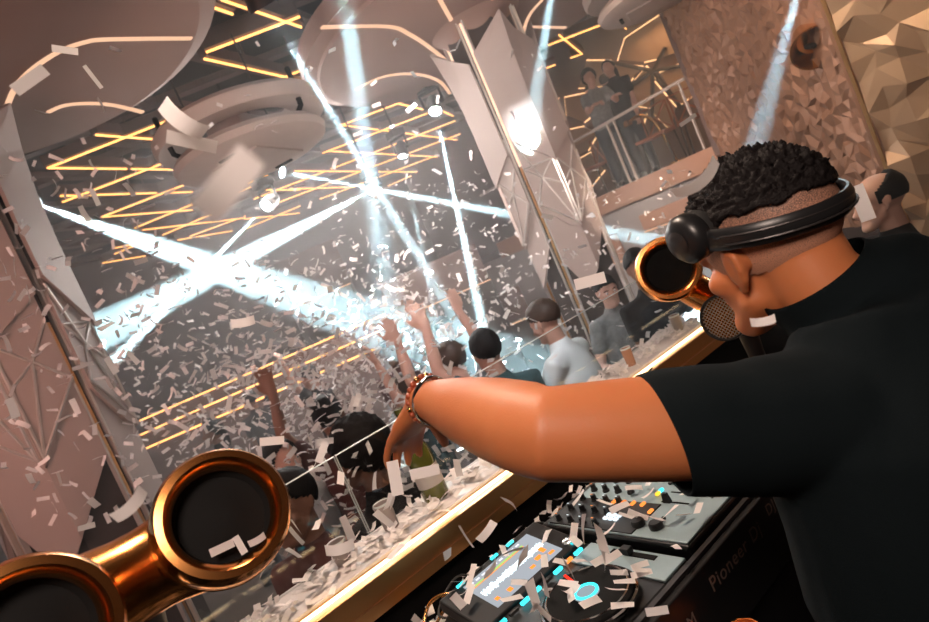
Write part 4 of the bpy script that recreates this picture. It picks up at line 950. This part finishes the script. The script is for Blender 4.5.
PLAIN = [v for v in VAR[:4]]
def piece(p, rot, scale, label, group=None, me=None):
    o = bpy.data.objects.new('confetti_piece', me or rp.choice(VAR)); COL.objects.link(o); o.location = p; o.rotation_euler = rot; o.scale = (scale,) * 3
    return tag(o, label, 'confetti', group)
def rrot(): return (rp.uniform(0, 6.3), rp.uniform(0, 6.3), rp.uniform(0, 6.3))
def facing(ang, px, py, tip=.3):
    """rotation that shows the strip's face to the camera with its length at ang degrees in the picture"""
    a = math.radians(ang); x = (c_r * math.cos(a) + c_u * math.sin(a)); n = -ray(px, py).normalized(); x = (x - n * x.dot(n)).normalized()
    m = Matrix((x, n.cross(x), n)).transposed() @ Matrix.Rotation(tip, 3, 'X'); return m.to_euler()
flat = bpy.data.meshes.new('confetti'); v, f = strip_mesh(random.Random(3), seg=8); 
flat.from_pydata([(x, y, z * .2) for x, y, z in v], [], f); flat.materials.append(M['paper'])
curv = bpy.data.meshes.new('confetti'); vs_c = []; 
for i in range(9):
    a = -.8 + 1.6 * i / 8
    for s in (-1, 1): vs_c.append((math.sin(a) * .032, s * .0095, (math.cos(a) - .85) * .032))
curv.from_pydata(vs_c, [], [(2 * i, 2 * i + 2, 2 * i + 3, 2 * i + 1) for i in range(8)]); curv.materials.append(M['paper']); curv.shade_smooth()
BIG = [(228, 184, .17, 50, .1, .46, 'curv', 'very large blurred confetti strip close to the camera below the first grey pod'),
 (862, 203, 1.05, -68, .1, 1.2, 'flat', 'white confetti strip hanging beside the balding man at the right edge'),
 (590, 281, 1.05, 15, .15, 1.0, 'flat', 'flat white confetti strip in front of the middle column base'),
 (763, 321, .62, 10, .4, .5, 'curv', 'pale confetti piece under the jaw of the DJ'),
 (697, 180, .62, 38, 1.0, 1.1, 'curv', 'curved confetti streak beside the hair of the DJ'),
 (243, 322, .95, 10, .3, .75, 'curv', 'confetti piece where the two thick beams meet, below the crossing'),
 (30, 80, .62, 35, .5, .7, 'flat', 'large confetti piece over the curved line of the left disc'),
 (183, 120, .62, -35, .5, 1.0, 'curv', 'confetti strip at the left rim of the first grey pod, upper'),
 (192, 142, .66, -12, .7, .95, 'flat', 'confetti strip at the left rim of the first grey pod, lower'),
 (65, 50, 1.3, -8, .6, .9, 'flat', 'confetti strip crossing the bright curve of the left disc'),
 (93, 77, 1.2, -52, 1.1, .9, 'flat', 'thin slanting confetti strip on the left disc'),
 (925, 316, .75, 100, .3, .5, 'flat', 'white confetti bit on the shirt at the right edge'),
 (322, 452, .9, 70, .3, .6, 'flat', 'white confetti strip beside the rim of the upper gold horn'),
 (272, 441, 1.1, 5, .3, .8, 'flat', 'white confetti strip just above the upper gold horn'),
 (130, 505, .55, 45, .6, .7, 'curv', 'blurred pink confetti piece over the body of the gold horn'),
 (222, 548, .83, 25, .3, .6, 'flat', 'confetti piece at the lower lip of the horn mouth, left'),
 (240, 545, .83, -60, .3, .5, 'flat', 'confetti piece at the lower lip of the horn mouth, middle'),
 (257, 540, .84, 30, .3, .5, 'curv', 'confetti piece at the lower lip of the horn mouth, right'),
 (657, 611, .9, 8, .2, .62, 'flat', 'pink confetti piece at the bottom edge right of the jog wheel'),
 (395, 478, .95, -80, .3, 1.0, 'flat', 'large pink confetti strip below the fingertips'),
 (425, 472, 1.1, 12, .3, 1.0, 'flat', 'pink confetti strip in front of the green bottle'),
 (340, 548, 1.0, 15, .5, 1.0, 'curv', 'curled pink confetti strip over the counter near the horn'),
 (688, 120, 2.2, 35, .9, 1.2, 'flat', 'sharp white confetti strip at the right end of the balcony')]
for px, py, d, ang, tip, sc, kind, lab in BIG:
    piece(at(px, py, d=d), facing(ang, px, py, tip), sc, lab, None, flat if kind == 'flat' else curv)
n_ind = len(BIG)
# lying on the decks, the desk and the counter
for k in range(62):
    px, py = rp.uniform(455, 705), rp.uniform(492, 620)
    p = at(px, py, z=DZ + .10)
    if p.y > 1.46 or p.y < .84: continue
    z = DZ + .118 if (.53 < p.x < 1.22 and p.y < 1.29) else DZ + .02
    piece((p.x, p.y, z + rp.random() * .02), (rp.uniform(-.6, .6), rp.uniform(-.6, .6), rp.uniform(0, 6.3)), rp.uniform(.6, .95), 'confetti strip fallen on the decks and the cables behind them', 'confetti on the decks'); n_ind += 1
for k in range(80):
    x = rp.uniform(-.1, 2.6); y = rp.choice((rp.uniform(1.55, 1.70), rp.uniform(1.48, 1.70)))
    piece((x, y, CT + .008 + rp.random() * .012), (rp.uniform(-.5, .5), rp.uniform(-.5, .5), rp.uniform(0, 6.3)), rp.uniform(.7, 1.0), 'confetti strip lying on the marble booth counter', 'confetti on the counter'); n_ind += 1
FREE = [((0, 150, 140, 580), 74, (1.5, 3.3), 'white confetti strip falling in front of the left column', 'confetti in front of the left column'),
        ((190, 440, 480, 600), 60, (1.25, 2.3), 'white confetti strip falling between the gold horn and the counter', 'confetti near the counter'),
        ((440, 500, 700, 615), 16, (.85, 1.15), 'confetti strip falling over the decks, close to the camera', 'confetti falling over the decks')]
tot = 0
for (x0, y0, x1, y1), n, (d0, d1), lab, g in FREE:
    for k in range(n):
        if n_ind >= 300: break
        px, py, d = rp.uniform(x0, x1), rp.uniform(y0, y1), rp.uniform(d0, d1)
        p = at(px, py, d=d)
        if p.z < 1.62 and 1.40 < p.y < 1.75: continue
        if p.z < 1.5: continue
        piece(p, rrot(), rp.uniform(.7, 1.05), lab, g); n_ind += 1
# the rest of the shower, one object
mb = MB(); rg = np.random.RandomState(5)
def cloud(n, fn, d0, d1, sc=(.8, 1.15)):
    k = 0; tries = 0
    while k < n and tries < n * 6:
        tries += 1; px, py = fn(); d = d0 + (d1 - d0) * rp.random() ** .8
        p = at(px, py, d=d)
        if p.z < .3 or p.y < 1.78 or p.z > 4.7 or p.x > 7.0: continue
        if (Vector((p.x, p.y)) - Vector((4.72, 4.46))).length < .55 or (Vector((p.x, p.y)) - Vector((.02, 4.5))).length < .55: continue
        v, f = strip_mesh(rp, seg=3); s = rp.uniform(*sc)
        mb.add(v, f, Matrix.Translation(p) @ Matrix.Rotation(rp.uniform(0, 6.3), 4, (rp.gauss(0, 1), rp.gauss(0, 1), rp.gauss(0, 1) + .01)) @ Matrix.Diagonal((s, s, s, 1))); k += 1
cloud(1250, lambda: (rg.normal(300, 110), rg.normal(385, 55)), 2.4, 5.5)
cloud(700, lambda: (rg.normal(400, 90), rg.normal(330, 55)), 3.2, 6.5)
cloud(300, lambda: (rp.uniform(130, 520), rp.uniform(250, 480)), 2.4, 5.5)
cloud(330, lambda: (rp.uniform(330, 620), rp.uniform(180, 330)), 4.2, 8)
cloud(150, lambda: (rp.uniform(560, 700), rp.uniform(170, 340)), 3.0, 6.5)
cloud(300, lambda: (rp.uniform(180, 470), rp.uniform(400, 560)), 2.0, 3.2)
cloud(120, lambda: (rp.uniform(0, 160), rp.uniform(140, 520)), 2.2, 3.4)
cloud(60, lambda: (rp.uniform(30, 560), rp.uniform(40, 220)), 2.2, 6)
for k in range(520):      # heaped along the counter
    v, f = strip_mesh(rp, seg=3); s = rp.uniform(.6, 1.0); y = rp.uniform(1.54, 1.70) if k % 4 else rp.uniform(1.60, 1.71)
    mb.add(v, f, Matrix.Translation((rp.uniform(-.4, 3.0), y, CT + .006 + rp.random() * .02)) @ Matrix.Rotation(rp.uniform(0, 6.3), 4, 'Z') @ Matrix.Rotation(rp.uniform(-.5, .5), 4, 'X') @ Matrix.Rotation(rp.uniform(-.5, .5), 4, 'Y') @ Matrix.Diagonal((s, s, s, 1)))
for k in range(260):      # and in the gap behind the decks
    v, f = strip_mesh(rp, seg=3); s = rp.uniform(.6, 1.0)
    mb.add(v, f, Matrix.Translation(((rp.uniform(.2, 1.4), rp.uniform(1.31, 1.45), DZ + .01 + rp.random() * .05) if k % 3 else (rp.uniform(.1, .53), rp.uniform(1.0, 1.44), DZ + .01 + rp.random() * .03))) @ Matrix.Rotation(rp.uniform(0, 6.3), 4, (rp.gauss(0, .4), rp.gauss(0, .4), 1)) @ Matrix.Diagonal((s, s, s, 1)))
o = mb.build('confetti_shower', M['paper']); tag(o, 'dense shower of small white confetti strips over the dance floor', 'confetti', kind='stuff')

# ------------------------------------------------------------------ moving heads and their beams
def moving_head(px, py, d, tx, ty, td, power, size, label, color=(.62, .93, 1.0), blend=.15, soft=.014):
    a = at(px, py, d=d); b = at(tx, ty, d=td); dr = (b - a).normalized()
    t = thing('moving_head_light', label, 'stage light', a, 0, 'beam lights hung in the hall')
    m = basis(dr, (1, 0, .01))
    T = m.to_4x4()
    MB().lathe([(.0, -.20), (.06, -.20), (.09, -.14), (.085, -.02), (.095, 0), (.095, .03), (.08, .03), (.075, .005), (0, .005)], 24, T).build('head', M['darkmetal'], t, smooth=True)
    MB().lathe([(0, .008), (.07, .008), (.07, .014), (0, .014)], 24, T).build('lens', M['lens'], t)
    up = Vector((0, 0, 1)); s = dr.cross(up); s = s.normalized() if s.length > .05 else Vector((1, 0, 0)); c = -dr * .09
    MB().tube([c + s * .13, c + s * .13 + up * .17], .016, 8).tube([c - s * .13, c - s * .13 + up * .17], .016, 8).tube([c + s * .13 + up * .17, c - s * .13 + up * .17], .022, 8).tube([c + s * .08, c + s * .13], .02, 8).tube([c - s * .08, c - s * .13], .02, 8).build('yoke', M['darkmetal'], t, smooth=True)
    MB().box(c + up * .24, (.22, .18, .10)).tube([c + up * .28, Vector((c.x, c.y, max((4.36 if (a - Vector((4.86, 4.42, a.z))).length < 1.95 else 5.46) - a.z, c.z + .30)))], .015, 6).build('base', M['darkmetal'], t)
    L = lamp('beam_source', 'SPOT', a + dr * .11, b, power, color, spot_size=math.radians(size), spot_blend=blend, shadow_soft_size=soft)
    return t
B = [(34, 203, 7.7, 520, 375, 4.0, 14000, 4.2, 'beam light at the far left throwing a thick white beam to the right'),
     (281, 172, 8.2, 690, 247, 7.2, 26000, 2.2, 'beam light under the first grey pod throwing a long thin beam to the right'),
     (372, 190, 9.0, 100, 332, 5.2, 16000, 4.4, 'beam light right of the beam crossing, throwing a thick beam down to the left'),
     (267, 205, 7.6, 118, 357, 5.6, 30000, 2.2, 'beam light above the beam crossing, throwing a short beam down to the left'),
     (435, 110, 7.6, 482, 322, 6.2, 24000, 2.2, 'beam light hung just left of the middle column, beam pointing down'),
     (403, 155, 9.0, 432, 302, 8.5, 12000, 1.5, 'small distant beam light with a thin beam pointing down'),
     (262, 0, 3.4, 445, 300, 4.6, 5500, 2.6, 'beam light at the top edge of the photo right of the left disc'),
     (336, -60, 4.2, 388, 300, 6.5, 3600, 5.0, 'beam light above the top edge of the photo with a wide pale beam', (.62, .93, 1.0), .5, .06),
     (562, -80, 4.0, 528, 150, 6.0, 1100, 5.5, 'beam light above the top edge of the photo shining on the middle column'),
     (812, -60, 3.4, 745, 185, 2.9, 700, 5.0, 'beam light above the top edge, blue beam on the faceted wall', (.5, .85, 1.0))]
for b in B: moving_head(*b[:6], b[6] * 29, *b[7:])
